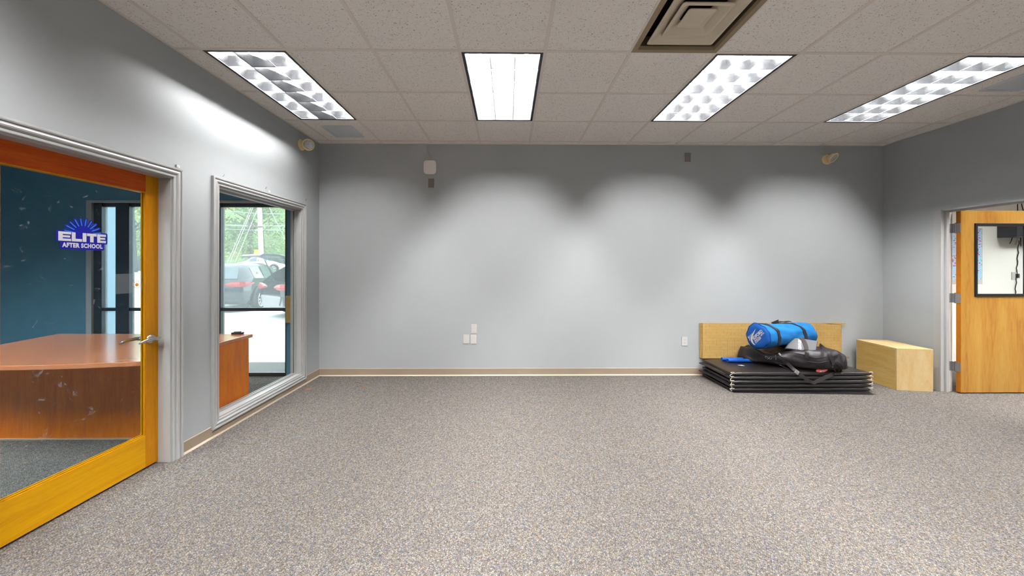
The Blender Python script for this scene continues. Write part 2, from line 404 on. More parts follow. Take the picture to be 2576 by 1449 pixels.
# ------------------------------------------------------------------ ceiling: tiles, grid, fixtures
def bar(i): return GX+i*T
def row(j): return GY+j*T
LIGHTS = [(i, j) for j in (0, -4, -8) for i in (-1, 2, 5, 8)]
OFFL = [(-6, -2)]
ADDED_LIGHTS = [(13, 0), (13, -4), (15, 0), (11, -1), (-5, -3), (-8, -3), (-3, -4), (-7, -4)]     # unseen lights added to brighten the next room and the office
holes = set()
for i, j in LIGHTS+ADDED_LIGHTS: holes |= {(i, j), (i, j+1)}
DIFF = (4, -1); holes.add(DIFF)
m = MB()
xs = [OX0-.1]+[bar(i) for i in range(-9, 18) if OX0 < bar(i) < OX1]+[OX1+.1]
ys = [Y0-.1]+[row(j) for j in range(-10, 6) if Y0 < row(j) < 5.05]+[5.1]
for a in range(len(xs)-1):
    for b in range(len(ys)-1):
        i = round((xs[a]-GX)/T) if a else -99; j = round((ys[b]-GY)/T) if b else -99
        if (i, j) in holes: continue
        m.box((xs[a], ys[b], CEIL+.004), (xs[a+1], ys[b+1], CEIL+.02))
struct(m, 'ceiling', 'tile', 'suspended ceiling of speckled square tiles')
m = MB()
for x in xs[1:-1]:
    if XL < x < XR: m.box((x-.012, Y0, CEIL-.001), (x+.012, WB-.022, CEIL+.004))
for y in ys[1:-1]:
    if y > WB-.03: continue
    j = round((y-GY)/T); cuts = sorted((bar(i)+.012, bar(i+1)-.012) for i, jj in LIGHTS if jj == j-1)     # cross tees stop at the fixtures
    x = XL+.022
    for a_, b_ in cuts+[(XR-.022, 0)]:
        m.box((x, y-.012, CEIL-.0006), (a_, y+.012, CEIL+.0039)); x = b_
m.box((XL, Y0, CEIL-.002), (XL+.022, WB, CEIL+.0035)); m.box((XR-.022, Y0, CEIL-.002), (XR, WB, CEIL+.0035)); m.box((XL+.022, WB-.022, CEIL-.002), (XR-.022, WB, CEIL+.0035))
struct(m, 'trim_1', 'grid', 'pale metal ceiling grid')

LW, LL = T-.03, 2*T-.03
def make_troffer(off_mid=False):      # off_mid: tubes set weaker to ease the wall hot spot, middle one dead
    """2x4 parabolic troffer, origin at the centre of its opening"""
    root = thing('ceiling_light', (0, 0, CEIL))
    w, l, H = LW/2, LL/2, .165
    m = MB()   # housing (open below)
    a, b = T/2-.001, T-.001
    m.box((-a, -b, H), (a, b, H+.01))
    for sx in (-1, 1): m.box((sx*a, -b, .006), (sx*(a-.006), b, H))
    for sy in (-1, 1): m.box((-a+.006, sy*b, .006), (a-.006, sy*(b-.006), H))
    m.build('housing', 'white_metal', root, world=False)
    m = MB()   # dark reveal round the louver
    e = .016
    for sx in (-1, 1): m.box((sx*(w+.003), -l-.003, .0), (sx*(w-e), l+.003, .006))
    for sy in (-1, 1): m.box((-w+e, sy*(l+.003), .0), (w-e, sy*(l-e), .006))
    m.build('frame', 'black_metal', root, world=False)
    # louver: tapering curved blades, 3 x 6 cells
    wi, li = w-e-.001, l-e-.001
    m = MB(); z0, z1 = .003, .080
    prof = [(0, .0010), (.35, .003), (.7, .008), (1, .016)]
    def blade(p0, p1, side):
        p0, p1 = Vector(p0), Vector(p1)
        rings = []
        for t, hw in prof:
            z = z0+(z1-z0)*t; d = Vector(side)*hw
            rings.append([p0-d+Vector((0, 0, z)), p0+d+Vector((0, 0, z)), p1+d+Vector((0, 0, z)), p1-d+Vector((0, 0, z))])
        m.cur = 0; m.loft(rings, True)
        m.cur = 1; d = Vector(side)*.0024; m.prism([p0-d, p0+d, p1+d, p1-d], (0, 0, .0045))  # added strip carrying the painted shade of the lower edge
    for k in range(7):
        y = -li+2*li*k/6
        blade((-wi, y, 0), (wi, y, 0), (0, 1, 0))
    for k in range(4):
        x = -wi+2*wi*k/3
        for q in range(6):
            ya, yb = -li+2*li*q/6, -li+2*li*(q+1)/6
            blade((x, ya, 0), (x, yb, 0), (1, 0, 0))
    m.build('louver', ['louver', 'louver_edge_shade'], root, world=False, smooth=True, auto=40)
    for k in range(3):
        x = -wi+2*wi*(k+.5)/3
        m = MB().tube([(x, -li+.01, .110), (x, li-.01, .110)], .015, 10)
        m.build('fluorescent_tube', ('tube_off' if k == 1 else 'tube_dim') if off_mid else 'tube', root, world=False, smooth=True, auto=50)
    return root
tr0 = make_troffer(); tr1 = make_troffer(True)
LBL = {(-1, 0): 'recessed ceiling light with a dim middle column, nearest the left wall',
       (2, 0): 'recessed ceiling light seen straight on, above the small white box on the wall',
       (5, 0): 'slanting recessed ceiling light just beyond the big square air diffuser',
       (8, 0): 'recessed ceiling light cut by the right edge of the photo'}
first = True
for (i, j) in LIGHTS+ADDED_LIGHTS:
    if (i, j) == (-1, 0): o = tr1
    elif first: o = tr0; first = False
    else: o = copy_tree(tr0)
    o.location = (bar(i)+T/2, row(j)+T, CEIL)
    g = 'ceiling lights over the far half of the room' if j == 0 and i < 9 else 'ceiling lights out of view'
    tag(o, LBL.get((i, j), 'recessed ceiling light out of view'), 'ceiling light', g)

# square supply diffuser
cx, cy = bar(4)+T/2, row(-1)+T/2
dv = thing('air_diffuser', (cx, cy, CEIL), 'square beige stepped air diffuser in the ceiling', 'air vent')
a = T/2-.0005
m = MB()
q = lambda h, z: [(-h, -h, z), (h, -h, z), (h, h, z), (-h, h, z)]
m.loft([q(a, -.003), q(a-.035, -.004), q(a-.04, .02), q(a-.02, .10), q(a, .10)], False)
m.build('outer_rim', 'vent_rim', dv, world=False)
def step(h0, h1, z0, z1, name, cap=False):
    m = MB(); rr = .014
    def sq(h, z):
        pts = []
        for k in range(4):
            ax, ay = [(1, 1), (-1, 1), (-1, -1), (1, -1)][k]
            for t in range(4):
                an = k*PI/2+t*PI/6; pts.append((ax*(h-rr)+rr*math.cos(an), ay*(h-rr)+rr*math.sin(an), z))
        return pts
    if cap: m.loft([sq(h0, z0+.006), sq(h0, z0), sq(h0*.55, z0-.012)], True)
    else: m.loft([sq(h0-.006, z0+.012), sq(h0, z0+.006), sq(h0, z0), sq(h0-.018, z0-.002), sq(h1, z1), sq(h1-.001, z1+.006), sq(h0-.006, z0+.012)], False)
    m.build(name, 'vent', dv, world=False)
step(.225, .13, .004, .055, 'cone'); step(.155, .075, .012, .065, 'cone'); step(.085, 0, .026, 0, 'center_plate', True)
m = MB().box((-a, -a, .13), (a, a, .14))
for k in range(4):
    an = k*PI/2; d = Vector((math.cos(an), math.sin(an), 0)); s_ = Vector((-d.y, d.x, 0))
    m.add([d*a-s_*a+Vector((0, 0, .02)), d*a+s_*a+Vector((0, 0, .02)), d*a+s_*a+Vector((0, 0, .13)), d*a-s_*a+Vector((0, 0, .13))], [(0, 1, 2, 3)])
m.build('duct', 'duct', dv, world=False)

def small_grille(px0, py0, px1, py1, label):
    A, B = onZ(px0, py0, CEIL), onZ(px1, py1, CEIL)
    c = (A+B)/2; h = .17
    g = thing('ceiling_grille', (c.x, c.y, CEIL), label, 'air vent', 'flat grey ceiling grilles')
    m = MB()
    for sx in (-1, 1): m.box((sx*h, -h, -.007), (sx*(h-.028), h, .003)); m.box((-h+.028, sx*h, -.007), (h-.028, sx*(h-.028), .003))
    m.build('frame', 'grille', g, world=False, bevel=.002)
    MB().box((-h+.032, -h+.032, -.003), (h-.032, h-.032, .003)).build('panel', 'grille', g, world=False)
    return g
small_grille(838, 318, 888, 344, 'small flat square grey grille near the left wall and the emergency lamp')
small_grille(2520, 190, 2640, 214, 'small flat grey ceiling grille near the right wall, partly out of frame')

# ------------------------------------------------------------------ baseboards
def baseboard(name, p0, p1, n, h, label):
    p0, p1, n = Vector(p0), Vector(p1), Vector(n)
    m = MB(); up = Vector((0, 0, 1))
    m.cur = 0
    sec = [(0, .012), (.004, .012), (.004, h-.006), (0, h-.006)]
    m.loft([[p+n*a+up*b for a, b in sec] for p in (p0, p1)])
    m.cur = 1
    for sec in ([(0, h-.006), (.0055, h-.006), (.004, h), (0, h)], [(0, 0), (.016, 0), (.012, .006), (.0045, .0125), (0, .0125)]):
        m.loft([[p+n*a+up*b for a, b in sec] for p in (p0, p1)])
    return struct(m, name, ['vinyl', 'vinyl_toe'], label)
baseboard('baseboard_back', (XL, WB, 0), (XR, WB, 0), (0, -1, 0), .092, 'tan vinyl baseboard along the back wall')
m0 = baseboard('baseboard_left', (XL, DY1+.074, 0), (XL, WY0-.068, 0), (1, 0, 0), .092, 'tan vinyl baseboard between the door and the interior window')
baseboard('baseboard_left', (XL, WY0-.068, 0), (XL, WY1+.068, 0), (1, 0, 0), .056, 'low tan vinyl baseboard under the interior window')
baseboard('baseboard_left', (XL, WY1+.068, 0), (XL, WB, 0), (1, 0, 0), .092, 'short tan vinyl baseboard at the left corner')
baseboard('baseboard_right', (XR, RY1+.09, 0), (XR, WB, 0), (-1, 0, 0), .092, 'tan vinyl baseboard on the right wall')

# ------------------------------------------------------------------ door 1 : amber framed glass door in the left wall
d1 = thing('door_1', (XL, 2.05, 0), 'closed amber wood door with a full glass pane', kind='structure')
DXf, DXb = -2.433, -2.464     # faces of the leaf
ly1, lz0, lz1 = onX(403, 700, -2.433).y, .012, 1.975
sw = ly1-onX(367, 700, -2.433).y
ly0 = onX(0, 600, -2.433).y-sw-.004
def pane_frame(mb, x0, x1, y0, y1, z0, z1): mb.box((x0, y0, z0), (x1, y1, z1))
for nm, mat, bx in (('stile', 'stile', (ly1-sw, ly1, lz0, lz1)), ('stile', 'stile', (ly0, ly0+sw, lz0, lz1)),
                    ('top_rail', 'rail_top', (ly0+sw, ly1-sw, 1.862, lz1)), ('bottom_rail', 'rail_low', (ly0+sw, ly1-sw, lz0, .226))):
    MB().box((DXb, bx[0], bx[2]), (DXf, bx[1], bx[3])).build(nm, mat, d1, bevel=.002)
m = MB(); gy0, gy1, gz0, gz1 = ly0+sw, ly1-sw, .226, 1.862    # glazing bead
for xa in (DXf-.010, DXb+.002):
    for bx in ((gy0, gy0+.006, gz0, gz1), (gy1-.006, gy1, gz0, gz1)): m.box((xa, bx[0], bx[2]), (xa+.008, bx[1], bx[3]))
    for bx in ((gz0, gz0+.008), (gz1-.008, gz1)): m.box((xa, gy0+.006, bx[0]), (xa+.008, gy1-.006, bx[1]))
m.build('glazing_bead', 'stile', d1)
GXP = (DXf+DXb)/2
MB().box((GXP-.003, gy0, gz0), (GXP+.003, gy1, gz1)).build('glass', 'glass_door', d1)
# lever handles on both faces
def lever(sgn, name):
    fx = DXf if sgn > 0 else DXb
    z, y = .868, onX(384, 850, -2.42).y
    m = MB()
    m.lathe([(.0, 0), (.032, 0), (.032, .004), (.026, .011), (.013, .014), (.013, .03), (.012, .052), (0, .054)], (fx, y, z), (sgn, 0, 0), 24)
    xx = fx+sgn*.047
    rings = []
    for t, yy, dz, hz, hx in ((0, y+.022, .004, .007, .006), (.1, y+.008, .004, .012, .009), (.35, y-.03, .006, .012, .008), (.7, y-.075, .003, .011, .007), (.92, y-.11, -.004, .009, .006), (1, y-.122, -.007, .004, .003)):
        rings.append([(xx+hx*math.cos(a)*1.0, yy, z+dz+hz*math.sin(a)) for a in [2*PI*k/10 for k in range(10)]])
    m.loft(rings)
    m.build(name, 'chrome', d1, smooth=True, auto=50)
lever(1, 'lever_handle'); lever(-1, 'lever_handle')
# logo sticker on the glass
sx = GXP+.0034
stk = thing('logo_sticker', (sx, 2.05, 1.53)); stk.parent = d1; stk.location = Vector((sx, 2.05, 1.53))-d1.location
bpy.context.view_layer.update()
A, B = onX(141, 584, sx), onX(270, 620, sx)
yc, yw = (A.y+B.y)/2, (B.y-A.y)
zt = onX(205, 585, sx).z; zb = onX(205, 611, sx).z
U, V = Vector((0, 1, 0)), Vector((0, 0, 1))
O = Vector((sx, yc, (zt+zb)/2))
def rrect(w, h, r, n=5, cx=0, cy=0):
    pts = []
    for k, (ax, ay) in enumerate(((1, 1), (-1, 1), (-1, -1), (1, -1))):
        for t in range(n): an = k*PI/2+t*PI/2/(n-1); pts.append((cx+ax*(w/2-r)+r*math.cos(an), cy+ay*(h/2-r)+r*math.sin(an)))
    return pts
def flat(mb, poly, o, u, v, d=0, th=.0004):
    n = Vector(u).cross(Vector(v)); P = [Vector(o)+Vector(u)*x+Vector(v)*y+n*d for x, y in poly]
    mb.prism(P, n*th)
def capsule(p0, p1, r, n=7):
    p0, p1 = Vector(p0), Vector(p1); a0 = math.atan2(p1.y-p0.y, p1.x-p0.x)
    return [(p1.x+r*math.cos(a0-PI/2+PI*t/(n-1)), p1.y+r*math.sin(a0-PI/2+PI*t/(n-1))) for t in range(n)] + \
           [(p0.x+r*math.cos(a0+PI/2+PI*t/(n-1)), p0.y+r*math.sin(a0+PI/2+PI*t/(n-1))) for t in range(n)]
W_ = yw; hE = zt-zb
m = MB()
flat(m, rrect(W_, hE*1.12, .009), O, U, V)
flat(m, rrect(W_*.86, hE*.85, .009, cy=-hE*.78), O, U, V, .00002)
R = W_*.365; cO = (-.0, hE*.32)
flat(m, [(cO[0]+R*.6*math.cos(t*PI/20), cO[1]+R*.6*math.sin(t*PI/20)) for t in range(21)], O, U, V, .00004)
NR = 10
for k in range(NR):
    an = math.radians(9+162*k/(NR-1)); d = (math.cos(an), math.sin(an))
    flat(m, capsule((cO[0]+d[0]*R*.4, cO[1]+d[1]*R*.4), (cO[0]+d[0]*R*.97, cO[1]+d[1]*R*.97), R*.098), O, U, V, .00006+.00001*k)
m.build('backing', 'cobalt', stk)
m = MB()
for k in range(NR):
    an = math.radians(9+162*k/(NR-1)); d = (math.cos(an), math.sin(an))
    flat(m, capsule((cO[0]+d[0]*R*.55, cO[1]+d[1]*R*.55), (cO[0]+d[0]*R*.97, cO[1]+d[1]*R*.97), R*.028, 4), O, U, V, .0008)
m.build('ray', 'sky_blue', stk)
m = MB()   # ELITE in wide block letters
def rects(rs, x0, w, h):
    for (a, b, c, d) in rs: flat(m, [(x0+a*w, (b-.5)*h), (x0+c*w, (b-.5)*h), (x0+c*w, (d-.5)*h), (x0+a*w, (d-.5)*h)], O, U, V, .0008)
Eg = [(0, 0, .34, 1), (.34, 0, 1, .26), (.34, .39, .92, .61), (.34, .74, 1, 1)]
Lg = [(0, 0, .36, 1), (.36, 0, 1, .3)]
Ig = [(0, 0, 1, 1)]
Tg = [(.32, 0, .68, .7), (0, .7, 1, 1)]
x = -W_*.465
for gl, wf in ((Eg, .235), (Lg, .2), (Ig, .075), (Tg, .2), (Eg, .19)):
    rects(gl, x, wf*W_*.98, hE*.86); x += wf*W_*.98+W_*.012
vs, fs = text_mesh('AFTER SCHOOL', hE*.56, .0017, 1.1)
wd = max(v[0] for v in vs)-min(v[0] for v in vs); sc = W_*.79/wd
plane_add(m, [(v[0]*sc, v[1]) for v in vs], fs, O+V*(-hE*.82), U, V, .0009)
m.build('lettering', 'white', stk)
# clear sheet with a small sun printed on it, taped to the glass
P0, P1 = onX(290, 690, sx), onX(358, 736, sx)
sheet = MB().box((sx, P0.y, P1.z), (sx+.0006, gy1-.012, P0.z)).build('clear_sheet', 'film', d1)
sc_ = onX(344, 717, sx); m = MB(); O2 = Vector((sx+.0012, sc_.y, sc_.z))
flat(m, [(.0115*math.cos(2*PI*k/20), .0115*math.sin(2*PI*k/20)) for k in range(20)], O2, U, V)
for k in range(16):
    d = (math.cos(2*PI*k/16), math.sin(2*PI*k/16)); flat(m, capsule((d[0]*.0165, d[1]*.0165), (d[0]*.0265, d[1]*.0265), .0013, 4), O2, U, V)
m.build('sun_print', 'orange', sheet)
# casing and jamb
def casing_piece(mb, path, prof, nrm):
    """mitred moulding along a path in a plane with normal nrm; prof = (offset outward, height)"""
    nrm = Vector(nrm); P = [Vector(p) for p in path]; n = len(P); rings = []
    for i in range(n):
        dirs = []
        if i > 0: dirs.append((P[i]-P[i-1]).normalized())
        if i < n-1: dirs.append((P[i+1]-P[i]).normalized())
        outs = [d.cross(nrm).normalized() for d in dirs]
        o = sum(outs, Vector()); o = o/o.length_squared*len(outs) if len(outs) > 1 else outs[0]
        if len(outs) > 1: o = (outs[0]+outs[1])/(1+outs[0].dot(outs[1]))
        rings.append([P[i]+o*a+nrm*b for a, b in prof])
    mb.loft(rings, True)
CW = .072
CPROF = [(0, 0), (0, .012), (.004, .014), (.016, .014), (.018, .010), (.020, .013), (.028, .019), (.036, .021), (.044, .017), (.050, .016), (.052, .012), (.054, .020), (.060, .022), (.070, .022), (.072, .018), (.072, 0)]
cs = MB()
casing_piece(cs, [(XL, DY1, 0), (XL, DY1, DZ), (XL, DY0, DZ), (XL, DY0, 0)], CPROF, (1, 0, 0))
cs.build('casing', 'trim', d1)
m = MB()
m.box((XL-WT, DY1, 0), (XL+.002, DY1-.013, DZ)); m.box((XL-WT, DY0, 0), (XL+.002, DY0+.013, DZ)); m.box((XL-WT, DY0+.013, DZ), (XL+.002, DY1-.013, DZ-.010))
m.build('jamb', 'trim', d1)

# ------------------------------------------------------------------ window 1 : interior window in the left wall
w1 = thing('window_1', (XL, 3.47, 0), 'tall interior window into the office, framed in grey moulding', kind='structure')
cs = MB(); loop = [(XL, WY1, WZ0), (XL, WY1, WZ1), (XL, WY0, WZ1), (XL, WY0, WZ0)]
WPROF = [(a*.92, b) for a, b in CPROF]
def closed_casing(mb, P, prof, nrm):
    P = [Vector(p) for p in P]; nrm = Vector(nrm); n = len(P); rings = []
    for i in range(n+1):
        d0 = (P[i % n]-P[(i-1) % n]).normalized(); d1_ = (P[(i+1) % n]-P[i % n]).normalized()
        o0, o1 = d0.cross(nrm), d1_.cross(nrm); o = (o0+o1)/(1+o0.dot(o1))
        rings.append([P[i % n]+o*a+nrm*b for a, b in prof])
    mb.loft(rings, False)
closed_casing(cs, loop, WPROF, (1, 0, 0)); cs.build('casing', 'trim', w1)
m = MB(); t = .012
m.box((XL-WT, WY1, WZ0), (XL+.002, WY1-t, WZ1)); m.box((XL-WT, WY0, WZ0), (XL+.002, WY0+t, WZ1))
m.box((XL-WT, WY0+t, WZ1), (XL+.002, WY1-t, WZ1-t)); m.box((XL-WT, WY0+t, WZ0), (XL+.002, WY1-t, WZ0+t))
g = .016      # glass stop
for xa in (-2.420, -2.446):
    m.box((xa, WY1-t, WZ0+t), (xa+.012, WY1-t-g, WZ1-t)); m.box((xa, WY0+t, WZ0+t), (xa+.012, WY0+t+g, WZ1-t))
    m.box((xa, WY0+t+g, WZ1-t), (xa+.012, WY1-t-g, WZ1-t-g)); m.box((xa, WY0+t+g, WZ0+t), (xa+.012, WY1-t-g, WZ0+t+g))
m.build('jamb', 'trim', w1)
MB().box((-2.436, WY0+t, WZ0+t), (-2.430, WY1-t, WZ1-t)).build('glass', 'glass_in', w1)

# ------------------------------------------------------------------ window 2 : dark storefront of the office
w2 = thing('window_2', ((SX0+SX1)/2, WB, 0), 'dark framed storefront window of the office', kind='structure')
def sX(px): return onY(px, 600, WB).x
def sZ(py): return onY(600, py, WB).z
zt2, zb2 = sZ(521), sZ(938)
m = MB()
fy0, fy1 = WB+.012, WB+.06
m.box((SX0, fy0, SZ1), (SX1, fy1, zt2)); m.box((SX0, fy0, 0), (SX1, fy1, .035))
m.box((SX0, fy0-.03, .02), (SX1, fy0, .045))
m.build('frame', 'dark_alu', w2)
for a, b in ((sX(237), sX(257)), (sX(292), sX(326)), (sX(534), sX(556)), (sX(718), SX1)):
    MB().box((a, fy0-.02, .0), (b, fy1, SZ1)).build('mullion', 'dark_alu', w2, bevel=.003)
edges = [sX(257), sX(292), sX(326), sX(534), sX(556), sX(718)]
for k in (0, 2, 4):
    a, b = edges[k], edges[k+1]
    MB().box((a, fy0-.01, sZ(783)), (b, fy1, sZ(775))).build('crossbar', 'dark_alu', w2, bevel=.002)
    MB().box((a, fy0+.02, .035), (b, fy0+.026, sZ(783))).build('glass', 'glass_out', w2)
    MB().box((a, fy0+.02, sZ(775)), (b, fy0+.026, zt2)).build('glass', 'glass_out', w2)
m = MB()
m.box((sX(221), WB-.02, 0), (SX0+.012, WB+.012, SZ1+.03)); m.box((SX0+.012, WB-.02, SZ1), (SX1, WB+.012, SZ1+.03))
m.build('casing', 'trim', w2)
# wood board fixed beside the storefront
A, B = onY(721, 744, WB), onY(741, 812, WB)
tag(MB().box((A.x, WB-.02, B.z), (XL-WT-.012, WB, A.z)).build('wall_board', 'ply_side'), 'small brown wooden board on the grey strip of wall beside the storefront', 'board')

# ------------------------------------------------------------------ office desk
DT = .70
dk = thing('reception_desk', (-3.4, 3.0, 0), 'long cherry wood reception desk with a bowed top in the office', 'desk')
xa, xb = -4.36, -2.50
def bow(x): return 2.56-.16*math.sin(PI*min(1, max(0, (x+4.6)/2.3)))
top = [(xb, 3.515, DT), (-4.41, 3.54, DT), (-4.29, 3.05, DT), (-4.6, 2.62, DT)]+[(x, bow(x), DT) for x in [-4.5+.2*k for k in range(11)] if x < xb]+[(xb, bow(xb), DT)]
m = MB(); m.cur = 0; n = len(top)
P = [Vector(p) for p in top]
m.prism([p-Vector((0, 0, .032)) for p in P], (0, 0, .032))
m.build('top', 'desk_top', dk, bevel=.003)
MB().box((-4.25, 2.835, .012), (xb, 2.86, DT-.032)).build('front_panel', 'desk', dk)
MB().box((xb-.022, 2.86, .0), (xb, 3.46, DT-.032)).build('end_panel', 'desk', dk)
MB().box((-4.25, 2.86, .0), (-4.228, 3.46, DT-.032)).build('end_panel', 'desk', dk)
MB().box((-4.25, 2.83, 0), (xb, 2.86, .012)).build('reflection_strip', 'vinyl_toe', dk)  # pale strip stands in for a baseboard reflection along the floor
P = onZ(598, 841, DT)
m = MB().box((P.x-.05, P.y-.02, DT), (P.x+.05, P.y+.02, DT+.018))
m.box((P.x-.03, P.y-.012, DT+.018), (P.x+.03, P.y+.012, DT+.026))
tag(m.build('desk_gadget', 'black_metal', bevel=.003), 'small flat black gadget lying on the reception desk', 'gadget')

# ------------------------------------------------------------------ door 2 : open birch door in the right wall
d2 = thing('door_2', (4.845, 3.80, 0), 'open birch door with a black framed window', kind='structure')
hx, hy, th = onY(2417, 760, 3.775).x, 3.775, .040
dz0, dz1, dw = .012, onY(2500, 529, 3.775).z, .91
def d2z(py): return onY(2500, py, hy).z
lx0 = onY(2452, 650, hy).x; lx1 = lx0+.62; lzb, lzt = d2z(744), d2z(562)
m = MB()
m.box((hx+.004, hy, dz0), (lx0, hy+th, dz1)); m.box((lx1, hy, dz0), (hx+dw, hy+th, dz1))
m.box((lx0, hy, dz0), (lx1, hy+th, lzb)); m.box((lx0, hy, lzt), (lx1, hy+th, dz1))
m.build('leaf', 'birch', d2)
MB().box((hx, hy, dz0), (hx+.004, hy+th, dz1)).build('hinge_edge', 'birch_edge', d2)
m = MB(); b_ = .022
for y0_, y1_ in ((hy-.010, hy+.004), (hy+th-.004, hy+th+.010)):
    m.box((lx0-.004, y0_, lzb-.004), (lx0+b_, y1_, lzt+.004)); m.box((lx1-b_, y0_, lzb-.004), (lx1+.004, y1_, lzt+.004))
    m.box((lx0+b_, y0_, lzb-.004), (lx1-b_, y1_, lzb+b_)); m.box((lx0+b_, y0_, lzt-b_), (lx1-b_, y1_, lzt+.004))
m.build('window_frame', 'black_metal', d2, bevel=.002)
MB().box((lx0, hy+th/2-.003, lzb), (lx1, hy+th/2+.003, lzt)).build('glass', 'glass_lite', d2)
# steel frame of the opening
FX0, FX1 = XR-.012, 4.80
m = MB()
jy = RY1
def fr(y0_, y1_, z0_, z1_, x0_, x1_): m.box((x0_, y0_, z0_), (x1_, y1_, z1_))
fr(jy-.0, jy+.055, 0, RZ+.0, FX0, FX0+.014)        # face by the hinges
fr(jy-.014, jy+.002, 0, RZ, FX0, XR+.03); fr(jy-.03, jy+.002, 0, RZ, XR+.03, XR+.062)
fr(RY0-.055, RY0, 0, RZ, FX0, FX0+.014); fr(RY0, RY0+.03, 0, RZ, FX0, XR+.062)
fr(RY0+.03, jy-.03, RZ-.014, RZ+.002, FX0, XR+.03); fr(RY0+.03, jy-.03, RZ-.03, RZ+.002, XR+.03, XR+.062)
m.build('frame', 'trim', d2)
m = MB(); m.box((XR+.062, jy-.012, 0), (XR+.112, jy+.002, RZ)); m.box((XR+.108, jy-.012, 0), (XR+.116, jy+.05, RZ))
m.build('inner_frame', 'cream_wall', d2)
for py in (573, 749, 921):
    z = onY(2402, py, 3.82).z
    hg = MB()
    px_ = (XR+.116+hx)/2
    hg.box((XR+.064, jy-.016, z-.05), (px_, jy-.0125, z+.05))
    hg.box((hx-.0035, hy+.002, z-.05), (hx+.0005, hy+th+.004, z+.05))
    hg.box((px_-.002, hy+th, z-.05), (hx, hy+th+.004, z+.05)); hg.box((px_-.004, hy+th+.008, z-.05), (px_, jy-.0125, z+.05))
    h = hg.build('hinge', 'steel', d2)
    pn = MB().tube([(px_, hy+th+.006, z-.056), (px_, hy+th+.006, z+.058)], .0065, 10)
    for q_ in range(5): pn.tube([(px_, hy+th+.006, z-.05+q_*.02+.001), (px_, hy+th+.006, z-.05+q_*.02+.019)], .0075, 10)
    pn.build('pin', 'chrome', h)

# ------------------------------------------------------------------ next room: poster, equipment box, cables, outlet
A, B = onY(2392, 573, CB), onY(2471, 714, CB)
ps = thing('wall_poster', ((A.x+B.x)/2, CB, (A.z+B.z)/2), 'blue and red printed poster on the white wall behind the open door', 'poster')
MB().box((A.x, CB-.003, B.z), (B.x, CB, A.z)).build('sheet', 'white', ps)
MB().box((A.x+.01, CB-.0045, B.z+.07), (B.x-.01, CB-.003, A.z-.01)).build('print', 'poster', ps)
A, B = onY(2532, 566, CB-.1), onY(2640, 596, CB-.1)
eb = thing('equipment_box', ((A.x+B.x)/2, CB-.1, A.z), 'dark equipment box with hanging wires high on the white wall behind the door window', 'equipment box')
MB().box((A.x, CB-.2, B.z), (B.x, CB-.001, A.z)).build('case', 'dark_alu', eb, bevel=.006)
for k, (px, py, qx, qy) in enumerate(((2562, 590, 2554, 615), (2548, 592, 2540, 612), (2567, 590, 2568, 618), (2575, 592, 2576, 612))):
    MB().tube([onY(px, py, CB-.05), onY((px+qx)/2, (py+qy)/2+2, CB-.04), onY(qx, qy, CB-.02)], .006, 6).build('wire', 'cord_white' if k == 0 else 'black_metal', eb, smooth=True)
for q_ in ((2561, 500, 2560, 532), (2568, 500, 2575, 532)):
    MB().tube([onY(q_[0], q_[1]-90, CB-.01), onY(q_[0], q_[1], CB-.02), onY((q_[0]+q_[2])/2-1, (q_[1]+q_[3])/2, CB-.02), onY(q_[2], q_[3], CB-.015), onY(q_[2]+1, q_[3]+36, CB-.05)], .005, 6).build('wire', 'black_metal', eb, smooth=True)
pts = []
for k in range(19):
    py = 604+k*7.6; pts.append(onY(2563-9*(k/18)+1.6*math.sin(k*1.9), py, CB-.008))
tag(MB().tube(pts, .0045, 6).build('power_cord', 'black_metal', smooth=True), 'thin dark power cord hanging down the white wall behind the door window', 'cord')
P = onY(2551, 693, CB)
ol = thing('wall_outlet', P, 'white outlet with a dark plug on the white wall behind the door window', 'outlet')
m = MB(); m.box((-.04, -.006, -.055), (.04, 0, .055)); m.build('cover_plate', 'white_plastic', ol, world=False, bevel=.002)
MB().box((.012, -.03, -.03), (.04, -.006, .03)).build('plug', 'black_metal', ol, world=False, bevel=.003)

# ------------------------------------------------------------------ things on the walls
def plate(px, py, label, mat='white_plastic', kind='blank', w=.072, h=.112, name='wall_plate', cat='wall plate', grp=None):
    P = onY(px, py, WB)
    o = thing(name, P, label, cat, grp)
    MB().prism([(x, -.0005, z) for x, z in rrect(w, h, .004)], (0, -.0055, 0)).build('cover_plate', mat, o, world=False, bevel=.0015)
    if kind == 'blank':
        for s_ in (-1, 1): MB().lathe([(.0035, 0), (.0035, .0012), (0, .0016)], (0, -.006, s_*h*.37), (0, -1, 0), 10).build('screw', 'steel', o, world=False)
    if kind == 'outlet':
        for s_ in (-1, 1):
            r_ = MB().prism([(x, -.006, z+s_*.0195) for x, z in rrect(.034, .029, .011)], (0, -.002, 0)).build('receptacle', 'white_plastic', o, world=False)
            m = MB()
            for q_ in (-.0065, .0065): m.box((q_-.001, -.0085, s_*.0195), (q_+.001, -.008, s_*.0195+.008))
            m.lathe([(.0024, 0), (.0024, .0005)], (0, -.008, s_*.0195-.006), (0, -1, 0), 8)
            m.build('slot', 'black_metal', r_, world=False)
    return o
g_ = 'white blank plates low on the back wall'
plate(1173, 853, 'white blank wall plate, left one of the lower pair low on the back wall', grp=g_, kind='plain')
plate(1191.5, 853.5, 'white blank wall plate, right one of the lower pair low on the back wall', grp=g_, kind='plain')
plate(1192.5, 827, 'white blank wall plate with two screws, above the lower pair', grp=g_)
plate(1722, 858, 'white double power outlet on the back wall beside the tan board', kind='outlet', name='wall_outlet', cat='outlet')
plate(1084.5, 461, 'taupe blank wall plate just below the white wall box', 'taupe_plastic', grp='taupe plates high on the back wall')
